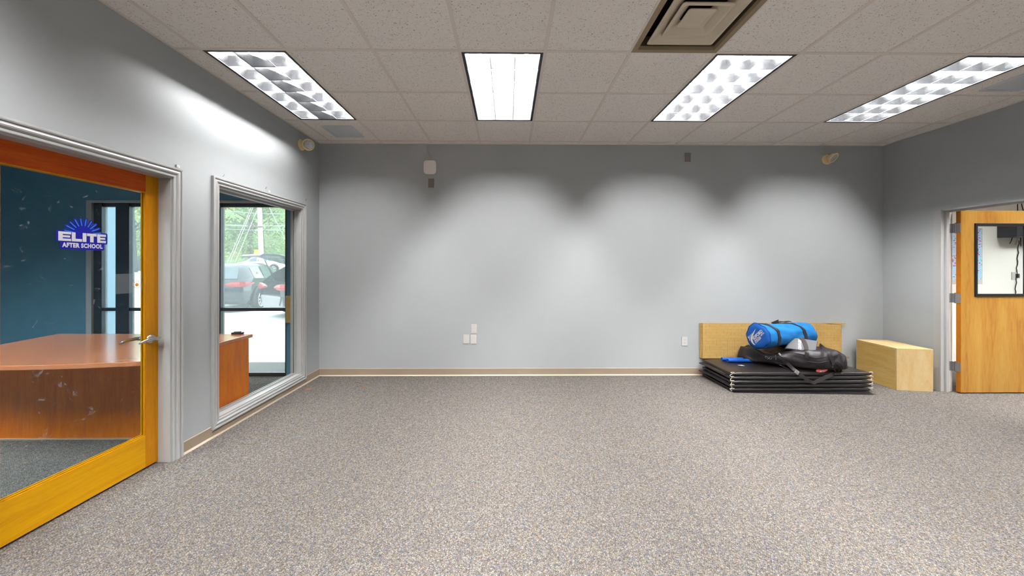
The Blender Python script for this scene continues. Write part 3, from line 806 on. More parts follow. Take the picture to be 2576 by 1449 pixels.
plate(1730, 395.5, 'taupe blank wall plate high on the back wall, right of the middle', 'taupe_plastic', grp='taupe plates high on the back wall', kind='plain')
# white access point with its cable
P = onY(1082, 422, WB)
ap = thing('wifi_box', P, 'white rounded wall box with a thin cable up to the ceiling', 'router')
m = MB(); rr = rrect(.156, .172, .036, 7)
m.loft([[(x*s_, y_, z*s_) for x, z in rr] for s_, y_ in ((.94, 0), (1, -.006), (1, -.022), (.96, -.032), (.9, -.036))])
m.build('case', 'bright_plastic', ap, world=False, smooth=True, auto=60)
c_ = [onY(1082.5, 404, WB-.015), onY(1081.5, 394, WB-.008), onY(1076, 382, WB-.006), onY(1072.5, 372, WB-.006), onY(1074, 362, WB-.008), onY(1076, 357.5, WB-.014)]
c_[-1].z = CEIL
def smooth_path(P, n=5):
    P = [Vector(p) for p in P]; Q = [P[0]]+P+[P[-1]]; out = []
    for i in range(1, len(Q)-2):
        a_, b_, c2, d_ = Q[i-1:i+3]
        for k in range(n):
            t = k/n; out.append(.5*((2*b_)+(c2-a_)*t+(2*a_-5*b_+4*c2-d_)*t*t+(3*b_-a_-3*c2+d_)*t**3))
    return out+[P[-1]]
MB().tube(smooth_path(c_), .0026, 6).build('cable', 'cord_white', ap, smooth=True)
# emergency lamp heads
def lamp(P, n, aim, label):
    o = thing('emergency_lamp', P, label, 'emergency lamp', 'round emergency lamp heads')
    n = Vector(n).normalized(); aim = Vector(aim).normalized()
    MB().lathe([(0, 0), (.062, 0), (.064, .006), (.056, .016), (.03, .022), (0, .024)], (0, 0, 0), n, 28).build('wall_base', 'cream_plastic', o, world=False, smooth=True, auto=40)
    hc = n*.085+Vector(aim.x*.02+.0, aim.y*.02, 0) if False else n*.085
    MB().tube([n*.015, n*.06], .014, 10).build('neck', 'cream_plastic', o, world=False, smooth=True, auto=40)
    h = MB().lathe([(0, -.038), (.028, -.036), (.048, -.024), (.058, -.004), (.064, .006), (.064, .016), (.053, .018), (.050, .012)], hc, aim, 28).build('lamp_head', 'cream_plastic', o, world=False, smooth=True, auto=40)
    MB().lathe([(.051, .010), (.046, .0145), (.03, .018), (.008, .0195), (.006, .021), (0, .021)], hc, aim, 28).build('lens', 'lens', h, world=False, smooth=True, auto=40)
    return o
P = onX(757, 365, XL)
o = lamp(P, (1, 0, 0), (.35, -.93, -.12), 'cream emergency lamp head on the left wall near the corner')
P = onY(2079, 401, WB)
o = lamp(P, (0, -1, 0), (.28, -.72, -.60), 'cream emergency lamp head on the back wall at the right')
# little white clips on the mouldings
for px, py, lb in ((448, 418, 'tiny white clip standing on the door moulding'), (677.5, 481, 'tiny white clip standing on the interior window moulding')):
    P = onX(px, py, XL+.012)
    zt_ = DZ+CW if px < 500 else WZ1+CW*.92
    m = MB().box((XL, P.y-.012, zt_), (XL+.014, P.y+.012, zt_+.024)); m.box((XL+.014, P.y-.008, zt_), (XL+.018, P.y+.008, zt_+.012))
    tag(m.build('wall_clip', 'white_plastic', bevel=.002), lb, 'clip', 'tiny white clips on the mouldings')
# dark nails left above the interior window
for px, py, lb in ((560.5, 445, 'dark nail above the near end of the interior window'), (667, 476, 'dark nail above the middle of the interior window'), (768.5, 505, 'dark nail above the far corner of the interior window')):
    P = onX(px, py, XL)
    tag(MB().tube([P+Vector((-.002, 0, 0)), P+Vector((.004, .0, .003)), P+Vector((.007, .008, .022))], .0012, 6).build('nail', 'black_metal'), lb, 'nail', 'nails above the interior window')

# ------------------------------------------------------------------ pile by the back wall
# folding mat
FL, FR = onZ(1841, 987, 0), onZ(2197, 987, 0)
mx0, mx1, my0, my1, MH = FL.x, FR.x, 3.84, 4.42, .216
mat_ = thing('folding_mat', (mx0, my0, 0), 'black vinyl gymnastics mat folded into a low stack of panels', 'exercise mat')
NP = 5; ph = MH/NP
for k in range(NP):
    z0 = k*ph+.002; z1 = (k+1)*ph-.002
    j = (random.uniform(-.01, .01), random.uniform(-.012, .008))
    a0, a1 = mx0+(.0 if k % 2 else .008)+j[0]*.5, mx1+j[1]
    b0, b1 = my0+random.uniform(-.006, .006), my1
    nx, ny = 26, 8
    m = MB()
    # rounded slab with slight pillow and wrinkles
    sec = []
    hz = (z1-z0)/2; zc = (z0+z1)/2
    prof = [(0, -1), (.006, -1), (.014, -.75), (.018, -.3), (.018, .3), (.014, .78), (.006, 1), (0, 1)]
    rings = []
    for i in range(nx+1):
        x = a0+(a1-a0)*i/nx; ring = []
        e = min(i, nx-i); sh = {0: .55, 1: .93}.get(e, 1)
        wob = .004*noise.noise((x*7, k*3.1, 0))
        for (o_, s_) in prof: ring.append((x, b0-o_+.018+wob, zc+hz*s_*sh+.0015*noise.noise((x*9, s_, k*5))))
        for (o_, s_) in prof[::-1]: ring.append((x, b1+o_-.018, zc+hz*s_*sh))
        rings.append(ring)
    m.loft(rings)
    m.build('panel', 'black_vinyl', mat_, smooth=True, auto=45)
# bent vinyl flaps that stick out of the left end and the base sheet
for zz, out in ((.165, .05), (.075, .055)):
    m = MB()
    m.loft([[(mx0+.03, my0+.03, zz+.018), (mx0+.03, my1-.04, zz+.020), (mx0+.03, my1-.04, zz-.02), (mx0+.03, my0+.03, zz-.018)],
            [(mx0-.012, my0+.10, zz+.006), (mx0-out, my1-.02, zz+.008), (mx0-out, my1-.02, zz-.004), (mx0-.012, my0+.10, zz-.006)]])
    m.build('end_fold', 'black_vinyl', mat_)
m = MB(); A, B = onZ(1850, 990, 0), onZ(2204, 993, 0)
m.prism([(A.x, my0-.02, .0), (B.x+.01, B.y+.005, .0), (mx1-.02, my0+.2, .0), (mx0+.03, my0+.2, .0)], (0, 0, .003)); m.build('base_flap', 'black_vinyl', mat_)
for cx_ in (mx0-.006, mx1+.004):
    m = MB(); pts = []
    for k in range(22):
        z = MH+.004-(MH-.01)*k/21; pts.append((cx_+.010*math.sin(k*1.25), my0-.006+.005*math.cos(k*1.7), z))
    m.tube(pts, .0036, 6)
    for k in range(1, NP+1):
        z = k*ph-.001; m.tube([(cx_, my0-.008, z), (cx_+.018*(1 if cx_ < 3 else -1), my0-.012, z+.005), (cx_+.034*(1 if cx_ < 3 else -1), my0-.008, z)], .0035, 6)
        m.lathe([(0, -.005), (.006, -.003), (.006, .003), (0, .005)], (cx_, my0-.010, z), (0, 0, 1), 8)
    m.build('lacing_cord', 'cord_white', mat_, smooth=True)
P = onZ(1864, 919, MH)
m = MB().prism([(P.x-.03, P.y+.01, MH+.001), (P.x-.005, P.y-.02, MH+.001), (P.x+.03, P.y-.022, MH+.001), (P.x+.028, P.y+.0, MH+.001), (P.x, P.y+.008, MH+.001)], (0, 0, .004))
tag(m.build('paper_scrap', 'white'), 'tiny white scrap lying on top of the black mat', 'scrap')

# tan woven board, several layers thick, leaning on the wall
A, B = onY(1762, 812, 4.43), onY(2120, 903, 4.43)
tb = thing('woven_board', ((A.x+B.x)/2, 4.42, MH), 'long tan woven board standing on the black mat against the back wall', 'board')
for k, (x0_, yy, zt_, zb_) in enumerate(((A.x, 4.447, A.z, MH+.004), (A.x+.012, 4.437, A.z-.001, MH+.001), (A.x+.026, 4.427, A.z-.002, MH))):
    m = MB(); n_ = 30
    th_ = .009
    rings = []
    for i in range(n_+1):
        x = x0_+(B.x-x0_-.01*k)*i/n_; w_ = .003*math.sin(i*.9)*(i/n_)
        dzt = -.022*(i/n_)**2 if k == 2 else -.004
        rings.append([(x, yy-th_/2+w_*.3, zb_), (x, yy+th_/2-.001, zb_), (x, yy+th_/2-.001, zt_+dzt+w_), (x, yy-th_/2+w_*.3, zt_+dzt+w_)])
    m.loft(rings); o = m.build('layer', 'weave', tb)
P = onY(2118, 814, 4.43)
m = MB(); m.prism([(P.x-.19, 4.425, P.z+.01), (P.x+.05, 4.425, P.z+.008), (P.x+.03, 4.425, P.z-.012), (P.x-.02, 4.425, P.z-.006)], (0, .006, 0)); m.build('tab', 'weave', tb)
P = onY(2110, 903, 4.42)
m = MB(); m.box((P.x-.02, 4.415, MH), (P.x+.13, 4.421, MH+.018)); m.build('tab', 'weave', tb)
P = onY(2116, 899, 4.41)
MB().box((P.x-.016, 4.409, P.z-.022), (P.x+.016, 4.414, P.z+.022)).build('paper_tag', 'white', tb)

# blue foam tubes
for (px0, px1, yy, lb) in ((1816, 1882, 4.31, 'blue foam tube on the black mat, the rear one against the tan board'), (1831, 1900, 4.245, 'blue foam tube on the black mat, the front one of the two')):
    a_, b_ = onY(px0, 905, yy).x, onY(px1, 908, yy).x
    r_ = .021; z = MH+r_+.001; m = MB(); n_ = 16
    def rg(x, r): return [(x, yy-.0+r*math.cos(2*PI*k/n_)-(x-a_)*.05, z+r*math.sin(2*PI*k/n_)) for k in range(n_)]
    m.loft([rg(a_+.03, r_*.45), rg(a_, r_*.5), rg(a_, r_), rg(b_, r_), rg(b_, r_*.5), rg(b_-.03, r_*.45)])
    tag(m.build('foam_tube', 'blue_foam', smooth=True, auto=40), lb, 'foam tube', 'blue foam tubes on the mat')

# black gym bag: a soft slumped loft, its left end back by the board, its right end near the front edge
bg = thing('gym_bag', (3.3, 4.05, MH), 'open black gym bag slumped on the mat, red oval badge', 'gym bag')
import bisect
from mathutils.bvhtree import BVHTree
ST = [(2.84, 4.345, .03, .04), (2.855, 4.33, .075, .09), (2.92, 4.29, .115, .135), (3.03, 4.22, .165, .165), (3.15, 4.15, .20, .19), (3.28, 4.06, .225, .21), (3.42, 4.02, .225, .22),
      (3.55, 4.00, .21, .22), (3.64, 3.99, .19, .19), (3.70, 4.0, .14, .13), (3.725, 4.02, .07, .06)]
def stat(x):
    k = min(len(ST)-2, max(0, bisect.bisect([s_[0] for s_ in ST], x)-1)); a_, b_ = ST[k], ST[k+1]; t_ = min(1, max(0, (x-a_[0])/(b_[0]-a_[0])))
    return [a_[q_]+(b_[q_]-a_[q_])*t_ for q_ in (1, 2, 3)]
def bag_ring(x, n_=56):
    yc_, hw, ht = stat(x); r = []
    for k in range(n_):
        a_ = 2*PI*k/n_; cxx, sz = math.cos(a_), math.sin(a_)
        yy = yc_+hw*math.copysign(abs(cxx)**.75, cxx); zz = MH+.003+ht*.5+ht*.5*math.copysign(abs(sz)**.7, sz)
        f1 = 1-abs(noise.noise((x*5.5+zz*4, yy*3, zz*9)))*2; f2 = 1-abs(noise.noise((x*12-zz*9, yy*7+4, zz*16)))*2      # cloth folds
        up_ = max(0, sz)
        zz += (f1*.034+f2*.012)*(.25+up_); yy -= math.copysign(1, -cxx)*(f1*.022+f2*.009)
        if sz > .25 and 3.02 < x < 3.60: zz -= .05*math.exp(-(cxx/.45)**2)*min(1, (x-3.02)/.06, (3.60-x)/.06)      # the open mouth sinks in
        r.append(Vector((x, min(yy, 4.408), max(MH+.003, zz))))
    return r
NX = 80
bm_ = MB().loft([bag_ring(ST[0][0]+(ST[-1][0]-ST[0][0])*i/NX) for i in range(NX+1)])
bm_.build('body', 'black_cloth', bg, smooth=True)
BV = BVHTree.FromPolygons([tuple(v) for v in bm_.v], bm_.f)
def on_bag(px, py, out=.004, fall=3.84):
    d = ray(px, py).normalized(); h = BV.ray_cast(CAM, d)
    if h[0] is None: return onY(px, py, fall), Vector((-.3, -.85, .4))
    n = h[1] if h[1].dot(d) < 0 else -h[1]
    return h[0]-d*out, (n-d).normalized()
def bag_strap(pix, w, name, out=.006, falls=None):
    P, N = [], []
    for k in range(len(pix)-1):
        for t in range(4):
            a_, b_ = pix[k], pix[k+1]; px, py = a_[0]+(b_[0]-a_[0])*t/4, a_[1]+(b_[1]-a_[1])*t/4
            fa = (falls[k]+(falls[k+1]-falls[k])*t/4) if falls else 3.84
            p, n = on_bag(px, py, out, fa); P.append(p); N.append(n)
    for _ in range(3): P = [P[0]]+[(P[i-1]+P[i]*2+P[i+1])/4 for i in range(1, len(P)-1)]+[P[-1]]; N = [N[0]]+[(N[i-1]+N[i]+N[i+1]).normalized() for i in range(1, len(N)-1)]+[N[-1]]
    return MB().ribbon(P, w, N, .004).build(name, 'strap', bg, smooth=True, auto=50)
bag_strap(((1940, 882), (1952, 890), (1966, 902), (1985, 917), (2003, 934), (2010, 939)), .034, 'shoulder_strap')
edge = [(2008, 938, 3.80), (2020, 947, 3.785), (2035, 958, 3.785), (2047, 962, 3.785), (2062, 956, 3.785), (2080, 947, 3.79), (2098, 939, 3.82)]
MB().ribbon([onY(*e) for e in edge], .036, Vector((-.35, -.9, .2)), .004).build('hanging_strap', 'strap', bg, smooth=True, auto=40)
P = onY(2005, 936, 3.79)
MB().ribbon([P+Vector((-.016, 0, .012)), P+Vector((.016, 0, -.012))], .042, Vector((-.4, -.8, .45)), .010).build('buckle', 'steel', bg)
bag_strap(((2062, 866), (2074, 876), (2086, 888), (2095, 905), (2100, 920), (2103, 936)), .034, 'handle_strap', .016, (4.02, 3.98, 3.92, 3.88, 3.86, 3.85))
bag_strap(((2104, 912), (2112, 916), (2118, 925), (2116, 933), (2106, 938)), .028, 'side_loop', .014, (3.93, 3.93, 3.93, 3.93, 3.93))
# seam piping along the front and the zip line of the mouth
for pix in (((1908, 890), (1930, 903), (1960, 917), (1990, 931)), ((1925, 882), (1950, 889), (1985, 886), (2015, 890), (2050, 900), (2085, 897)), ((2030, 909), (2060, 913), (2092, 906))):
    P = []
    for k in range(len(pix)-1):
        for t in range(5): a_, b_ = pix[k], pix[k+1]; P.append(on_bag(a_[0]+(b_[0]-a_[0])*t/5, a_[1]+(b_[1]-a_[1])*t/5, .002, 3.86)[0])
    MB().tube(P, .0045, 6).build('seam', 'strap', bg, smooth=True)
P, nn_ = on_bag(2067, 931, .014); u_ = Vector((.96, .1, .1)); u_ = (u_-nn_*u_.dot(nn_)).normalized(); v_ = nn_.cross(u_).normalized()
m = MB(); m.prism([P+u_*.056*math.cos(2*PI*k/24)+v_*.022*math.sin(2*PI*k/24) for k in range(24)], nn_*.004); bd = m.build('badge', 'red', bg)
m = MB()
for q_ in (-.012, .008): m.prism([P+u_*(q_+.008*math.cos(2*PI*k/8))+v_*(-.008+.005*math.sin(2*PI*k/8))+nn_*.0042 for k in range(8)], nn_*.001)
m.build('badge_print', 'white', bd)
P, nn_ = on_bag(1962, 891, .004); u_ = Vector((.95, -.1, .1)); u_ = (u_-nn_*u_.dot(nn_)).normalized(); v_ = nn_.cross(u_).normalized()
vs, fs = text_mesh('S', .04, .002); m = MB(); plane_add(m, vs, fs, P, u_, v_, .002); m.build('print', 'white', bg)
for px, py in ((1951, 899), (2094, 918)):
    a_ = on_bag(px, py-6, .008)[0]; b_ = on_bag(px+1, py+6, .008)[0]; MB().tube([a_, (a_+b_)/2+Vector((.004, 0, 0)), b_], .003, 6).build('zipper_pull', 'steel', bg)
P = [on_bag(1933+9*math.cos(t*.5)*(1-.02*t), 899+4*math.sin(t*.9), .004)[0] for t in range(12)]
MB().tube(P, .0022, 5).build('cord', 'cord_white', bg, smooth=True)

# grey kick pad on the bag
pc = onY(2015, 868, 3.95); n_ = Vector((-.42, -.72, .55)).normalized()
kp = thing('kick_pad', pc, 'grey padded training shield with white lettering lying in the black bag', 'training pad')
poly = [onP(px, py, pc, n_) for px, py in ((1974, 875.5), (1984, 861), (2000, 849.5), (2020, 850.5), (2058, 857), (2052, 890), (2014, 881))]
MB().prism([p for p in poly], -n_*.042).build('shield', 'pad', kp, bevel=.008)
u_ = (onP(2012, 850, pc, n_)-onP(2012, 878, pc, n_)).normalized(); v_ = n_.cross(u_).normalized()
vs, fs = text_mesh('CENTURY', .036, .0022); m = MB()
wd = max(v[0] for v in vs)-min(v[0] for v in vs); L_ = (onP(2015, 853, pc, n_)-onP(2011, 878, pc, n_)).length
plane_add(m, [(v[0]*L_/wd, v[1]) for v in vs], fs, onP(2012.5, 866, pc, n_)+n_*.0012, u_, v_)
m.build('lettering', 'white', kp)

pts = [onP(px, py, pc+n_*.006, n_) for px, py in ((2016, 849), (2023, 858), (2028, 870), (2030, 882))]+[on_bag(2030, 888, .018)[0], on_bag(2030, 894, .016)[0], on_bag(2030, 901, .012)[0]]
MB().ribbon(pts, .036, n_, .004).build('carry_strap', 'strap', bg, smooth=True, auto=40)
# blue duffel on top
e0, e1 = Vector((2.85, 4.03, .572)), Vector((3.55, 4.24, .552))
ax = (e1-e0); L = ax.length; ax.normalize(); uu = Vector((0, 0, 1)).cross(-ax).normalized(); R0 = .141
df = thing('duffel_bag', (e0+e1)/2-Vector((0, 0, R0)), 'bright blue cylindrical duffel bag resting on the black bag', 'duffel bag')
def duf(s_, scale=1.0, n_=36, ex=0):
    c = e0+ax*s_; r = []
    for k in range(n_):
        a_ = 2*PI*k/n_; d = math.cos(a_)*uu+math.sin(a_)*Vector((0, 0, 1))
        rr = R0*scale*(1-.045*(math.sin(PI*min(1, max(0, s_/L)))))+ex
        nz = noise.noise((s_*6, math.cos(a_)*2, math.sin(a_)*2))*.016+noise.noise((s_*15, math.cos(a_)*4, math.sin(a_)*4+3))*.008
        sag = -.028*max(0, -math.sin(a_))**2*math.sin(PI*min(1, max(0, (s_-.1)/L)))
        p = c+d*(rr+nz)+Vector((0, 0, -sag))
        if p.y > 4.405: p.y = 4.405
        r.append(p)
    return r
MB().loft([duf(L*k/24) for k in range(25)], False).build('body', 'blue_cloth', df, smooth=True)
m = MB(); m.loft([duf(-.001, .998), duf(-.012, .93), duf(-.014, .6), duf(-.013, .3), duf(-.012, .02)], True); m.build('end_panel', 'blue_end', df, smooth=True)
m = MB(); m.loft([duf(L+.001, .998), duf(L+.02, .9), duf(L+.025, .5), duf(L+.026, .02)], True); m.build('end_panel', 'blue_cloth', df, smooth=True)
MB().loft([duf(-.006, 1.0, ex=.001), duf(-.006, 1.0, ex=.005), duf(.004, 1.0, ex=.005), duf(.004, 1.0, ex=.001)], False).build('piping', 'blue_end', df, smooth=True)
def slant(s0, ex):     # webbing that runs obliquely round the bag
    r = []
    for k in range(36): r.append(duf(min(L-.01, max(.008, s0+.15*(.5+.5*math.cos(2*PI*k/36)))), ex=ex)[k])
    return r
for s_ in (-.01, .40):
    m = MB(); m.loft([slant(s_-.019, .003), slant(s_-.019, .007), slant(s_+.019, .007), slant(s_+.019, .003)], False); m.build('strap', 'strap', df, smooth=True, auto=40)
P = e0+ax*.22+Vector((0, .02, R0-.015))
m = MB(); m.prism([P, P+Vector((.10, .02, -.02)), P+Vector((.10, .02, .052)), P+Vector((.015, .004, .026))], (0, .006, 0)); m.build('handle_flap', 'strap', df)
m = MB(); m.ribbon([e0+ax*(.24+.05*k)+Vector((0, .03, R0+.004-.008*math.sin(k*.9)+(.012 if k in (2, 3) else 0))) for k in range(7)], .03, (0, -.2, 1), .004); m.build('carry_handle', 'strap', df, smooth=True)
# print on the near end: swoosh and three lines of lettering
ce = e0-ax*.0165; vv = Vector((0, 0, 1)); rot = math.radians(47)
cu_, su_ = math.cos(rot), math.sin(rot); tu = uu*cu_+vv*su_; tv = -uu*su_+vv*cu_
lt = MB()
for body, size, off, w_, sh in (('EDFORD', .046, .008, .158, .012), ('MARTIAL ARTS', .021, -.022, .160, .010), ('ACADEMY', .021, -.040, .105, -.026)):
    vs, fs = text_mesh(body, size, .0022 if size > .03 else .0008); wd = max(v[0] for v in vs)-min(v[0] for v in vs)
    plane_add(lt, [(v[0]*w_/wd, v[1]) for v in vs], fs, ce+tu*sh+tv*off, tu, tv, .001)
for (pts) in ([(-.016, .088), (-.045, .042), (-.072, .002), (-.086, -.04), (-.074, -.082), (-.045, -.106), (-.022, -.106), (-.046, -.086), (-.06, -.05), (-.056, -.012), (-.038, .032)],
              [(-.055, .03), (-.092, -.01), (-.106, -.042), (-.098, -.066), (-.086, -.074), (-.098, -.042), (-.083, -.006)],
              [(-.112, -.014), (-.119, -.032), (-.113, -.046), (-.106, -.044), (-.109, -.028)]):
    P_ = [ce+uu*(x*.98)+vv*y+(-ax)*.001 for x, y in pts]; lt.add(P_, [tuple(range(len(P_)))])
lt.build('lettering', 'white', df)

# plywood box
fl, frr, bl, br = onZ(2256, 981, 0), onZ(2348, 984.8, 0), Vector((4.315, 4.375, 0)), Vector((4.672, 4.345, 0))
fl.z = frr.z = 0; BH = .462
frr = Vector((min(frr.x, 4.655), frr.y, 0))
bx = thing('plywood_box', (fl+frr+bl+br)/4, 'plain plywood box on the carpet beside the right door frame', 'box')
up = Vector((0, 0, BH)); tk = .018
def board(a_, b_, inw, name, mat):
    MB().prism([a_, b_, b_+inw*tk, a_+inw*tk], up-Vector((0, 0, tk))).build(name, mat, bx, bevel=.0015)
f_in = (bl-fl).normalized(); r_in = (frr-fl).normalized()
board(fl, frr, f_in, 'front_board', 'ply'); board(bl, br, -f_in, 'back_board', 'ply')
board(fl+f_in*tk, bl-f_in*tk, r_in, 'side_board', 'ply_side'); board(frr+f_in*tk, br-f_in*tk, -r_in, 'side_board', 'ply_side')
zt_ = Vector((0, 0, BH-tk)); MB().prism([fl+zt_, frr+zt_, br+zt_, bl+zt_], (0, 0, tk)).build('lid', 'ply', bx, bevel=.0015)

# ================================================================== OUTSIDE
GZ = -.06
struct(MB().box((-60, WB+.12, GZ-.1), (30, 60, GZ)), 'ground', 'asphalt', 'pale pavement outside')
# white column outside the first pane
P0, P1 = onY(255, 700, 5.3), onY(294, 700, 5.3)
struct(MB().box((P0.x-.05, 5.3, GZ), (P1.x, 5.40, 3.2)), 'pillar', 'porch_white', 'white porch pillar outside the storefront')

def make_car(name, label, loc, heading, hatch_open=False, paint_='car_black', Lc=4.7, grp='parked cars outside'):
    rz = math.atan2(-heading[0], heading[1])
    c = thing(name, (loc[0], loc[1], GZ), label, 'car', grp, rz)
    # stations: y, half width, z bottom, belt z, roof z, roof half width  (rear at y=0, heading +y)
    ST_ = [(0, .74, .42, .88, .90, .70), (.06, .84, .30, .96, .99, .74), (.30, .90, .24, .99, 1.28, .66), (.62, .925, .22, .98, 1.47, .64), (1.3, .935, .2, .95, 1.53, .65), (2.2, .935, .2, .92, 1.53, .65),
          (2.9, .93, .2, .90, 1.42, .62), (3.45, .92, .2, .89, 1.02, .74), (4.2, .88, .22, .80, .86, .72), (Lc, .72, .3, .62, .66, .62)]
    def ring(s_):
        y, w, zb, zl, zr, rw = s_
        half = [(w*.86, zb), (w*.985, zb+.12), (w, (zb+zl)/2), (w*.965, zl), (rw, zr-.05 if zr-zl > .1 else zr-.012), (rw*.8, zr)]
        return [(x, y, z) for x, z in half]+[(-x, y, z) for x, z in half[::-1]]
    m = MB(); R_ = [ring(s_) for s_ in ST_]
    if hatch_open:
        m.loft(R_[3:], False); m.add(R_[-1], [tuple(range(12))])
        # rear quarters and bumper below the open tailgate
        lo = lambda r_, k: [Vector(p) for p in r_]
        for side in (0, 1):
            idx = (0, 1, 2, 3) if side == 0 else (11, 10, 9, 8)
            for a_ in range(0, 3): 
                for q_ in range(3): m.add([R_[a_][idx[q_]], R_[a_][idx[q_+1]], R_[a_+1][idx[q_+1]], R_[a_+1][idx[q_]]], [(0, 1, 2, 3)])
            b_i = 4 if side == 0 else 7; l_i = 3 if side == 0 else 8
            m.add([R_[1][l_i], R_[2][l_i], R_[2][b_i]], [(0, 1, 2)]); m.add([R_[2][l_i], R_[3][l_i], R_[3][b_i], R_[2][b_i]], [(0, 1, 2, 3)])
        m.build('body', paint_, c, world=False, smooth=True, auto=40)
        MB().box((-.8, .02, .3), (.8, .14, .62)).build('bumper', 'bumper', c, world=False, bevel=.04)
        m = MB(); m.box((-.74, .1, .60), (.74, 1.5, .64)); m.box((-.74, 1.48, .62), (.74, 1.52, 1.3)); m.box((-.78, .12, .62), (-.74, 1.5, .95)); m.box((.74, .12, .62), (.78, 1.5, .95))
        m.build('cargo_floor', 'car_trim', c, world=False)
        h = Vector((0, .62, 1.50)); m = MB(); rg = []
        for t_, dy, dz, w in ((0, 0, .0, .62), (.2, -.22, .10, .66), (.6, -.66, .22, .76), (.9, -1.0, .24, .80), (1, -1.06, .20, .74)):
            rg.append([(-w, h.y+dy, h.z+dz), (w, h.y+dy, h.z+dz), (w*.98, h.y+dy+.02, h.z+dz-.05), (-w*.98, h.y+dy+.02, h.z+dz-.05)])
        ht = m.loft(rg).build('tailgate', paint_, c, world=False, smooth=True, auto=30)
        m = MB(); m.quad((-.56, h.y-.1, h.z+.0), (.56, h.y-.1, h.z+.0), (.66, h.y-.6, h.z+.14), (-.66, h.y-.6, h.z+.14)); m.build('rear_window', 'car_glass', ht, world=False)
        for sx_ in (-1, 1): MB().tube([(sx_*.68, .35, .98), (sx_*.66, .1, 1.58)], .014, 6).build('gas_strut', 'black_metal', c, world=False)
    else:
        m.loft(R_, True); m.build('body', paint_, c, world=False, smooth=True, auto=40)
        m = MB(); P = [Vector(p) for p in ((-.66, .10, 1.02), (.66, .10, 1.02), (.57, .40, 1.36), (-.57, .40, 1.36))]
        m.prism([p+Vector((0, -.022, .02)) for p in P], (0, .012, -.006)); m.build('rear_window', 'car_glass', c, world=False)
        m = MB().box((-.8, -.05, .32), (.8, .12, .52)); m.build('bumper', 'car_trim', c, world=False, bevel=.04)
    # side windows
    for sx_ in (-1, 1):
        for (ya, yb) in ((.72, 1.42), (1.48, 2.3), (2.36, 3.05)):
            def pt(y, t_):
                k = max(i_ for i_ in range(len(ST_)-1) if ST_[i_][0] <= y); a_, b_ = ST_[k], ST_[k+1]; q_ = (y-a_[0])/(b_[0]-a_[0])
                w, zl, zr, rw = [a_[n_]+(b_[n_]-a_[n_])*q_ for n_ in (1, 3, 4, 5)]
                return Vector((sx_*(w*.965+(rw-w*.965)*t_), y, zl+(zr-.05-zl)*t_))
            P = [pt(ya, .12), pt(yb, .12), pt(yb-.04, .86), pt(ya+.08, .86)]
            MB().prism([p+Vector((sx_*.012, 0, .008)) for p in P], (-sx_*.01, 0, 0)).build('side_window', 'car_glass', c, world=False)
        if not hatch_open or True:
            MB().loft([[(sx_*x, y, z0_), (sx_*x*1.012, y-.012, (z0_+z1_)/2), (sx_*x, y, z1_), (sx_*(x-.05), y+.06, z1_), (sx_*(x-.05), y+.06, z0_)]
                       for x, y, z0_, z1_ in ((.36, -.015, .84, .88), (.55, -.015, .80, .93), (.76, -.015, .79, .955), (.88, .05, .79, .955), (.935, .24, .82, .95), (.95, .50, .88, .91))]).build('tail_light', 'tail', c, world=False)
    for wx in (-1, 1):
        for wy in (.86, 3.72):
            o_ = (wx*.80, wy, .345)
            wl = MB().lathe([(.20, 0), (.30, -.01), (.345, .02), (.345, .18), (.30, .205), (.235, .20)], o_, (wx, 0, 0), 28).build('wheel', 'rubber', c, world=False, smooth=True, auto=40)
            m = MB(); ctr = Vector(o_)+Vector((wx*.212, 0, 0))
            m.lathe([(.24, -.05), (.24, .0), (.215, .0), (.215, -.05)], ctr, (wx, 0, 0), 28); m.lathe([(.05, -.06), (.055, .0), (0, .004)], ctr, (wx, 0, 0), 12)
            for k in range(10):
                an = 2*PI*k/10; d = Vector((0, math.cos(an), math.sin(an))); m.ribbon([ctr+d*.04-Vector((wx*.01, 0, 0)), ctr+d*.22], .032, (wx, 0, 0), .02)
            m.build('rim', 'alloy', wl, world=False)
            m = MB(); arc = [(wx*.955, wy+.40*math.cos(t*PI/12), .345+.40*math.sin(t*PI/12)) for t in range(-1, 14)]; m.tube(arc, .035, 8)
            m.build('wheel_arch', 'car_trim', c, world=False, smooth=True)
    return c
def place_rear(px, Y): P = onY(px, 700, Y); return P
# black crossover parked nose away, then the one with the raised tailgate
h1 = Vector((-.24, .97, 0)).normalized(); r1 = Vector((h1.y, -h1.x, 0))
rc = place_rear(611, 10.9)       # its right rear corner
loc = rc-r1*.84
make_car('parked_car', 'black car parked outside the storefront, red tail light towards us', (loc.x, loc.y), h1)
h2 = Vector((.62, .78, 0)).normalized(); r2 = Vector((h2.y, -h2.x, 0))
rc = place_rear(652, 10.2)
loc = rc+r2*.80
make_car('parked_car', 'dark car with its tailgate raised outside the storefront', (loc.x, loc.y), h2, hatch_open=True)
P = onY(597, 650, 32)
BANK = .78
wc = make_car('parked_car', 'white car on the road far behind the black parked car', (P.x+4.7, 32), Vector((-1, -.04, 0)).normalized(), paint_='car_white')
wc.location.z = BANK
m = MB(); m.loft([[(-95, y, GZ-.2), (-95, y, z), (10, y, z), (10, y, GZ-.2)] for y, z in ((24, GZ), (27.5, BANK), (49.9, BANK))])
struct(m, 'road', 'asphalt', 'raised pale road behind the parking lot')

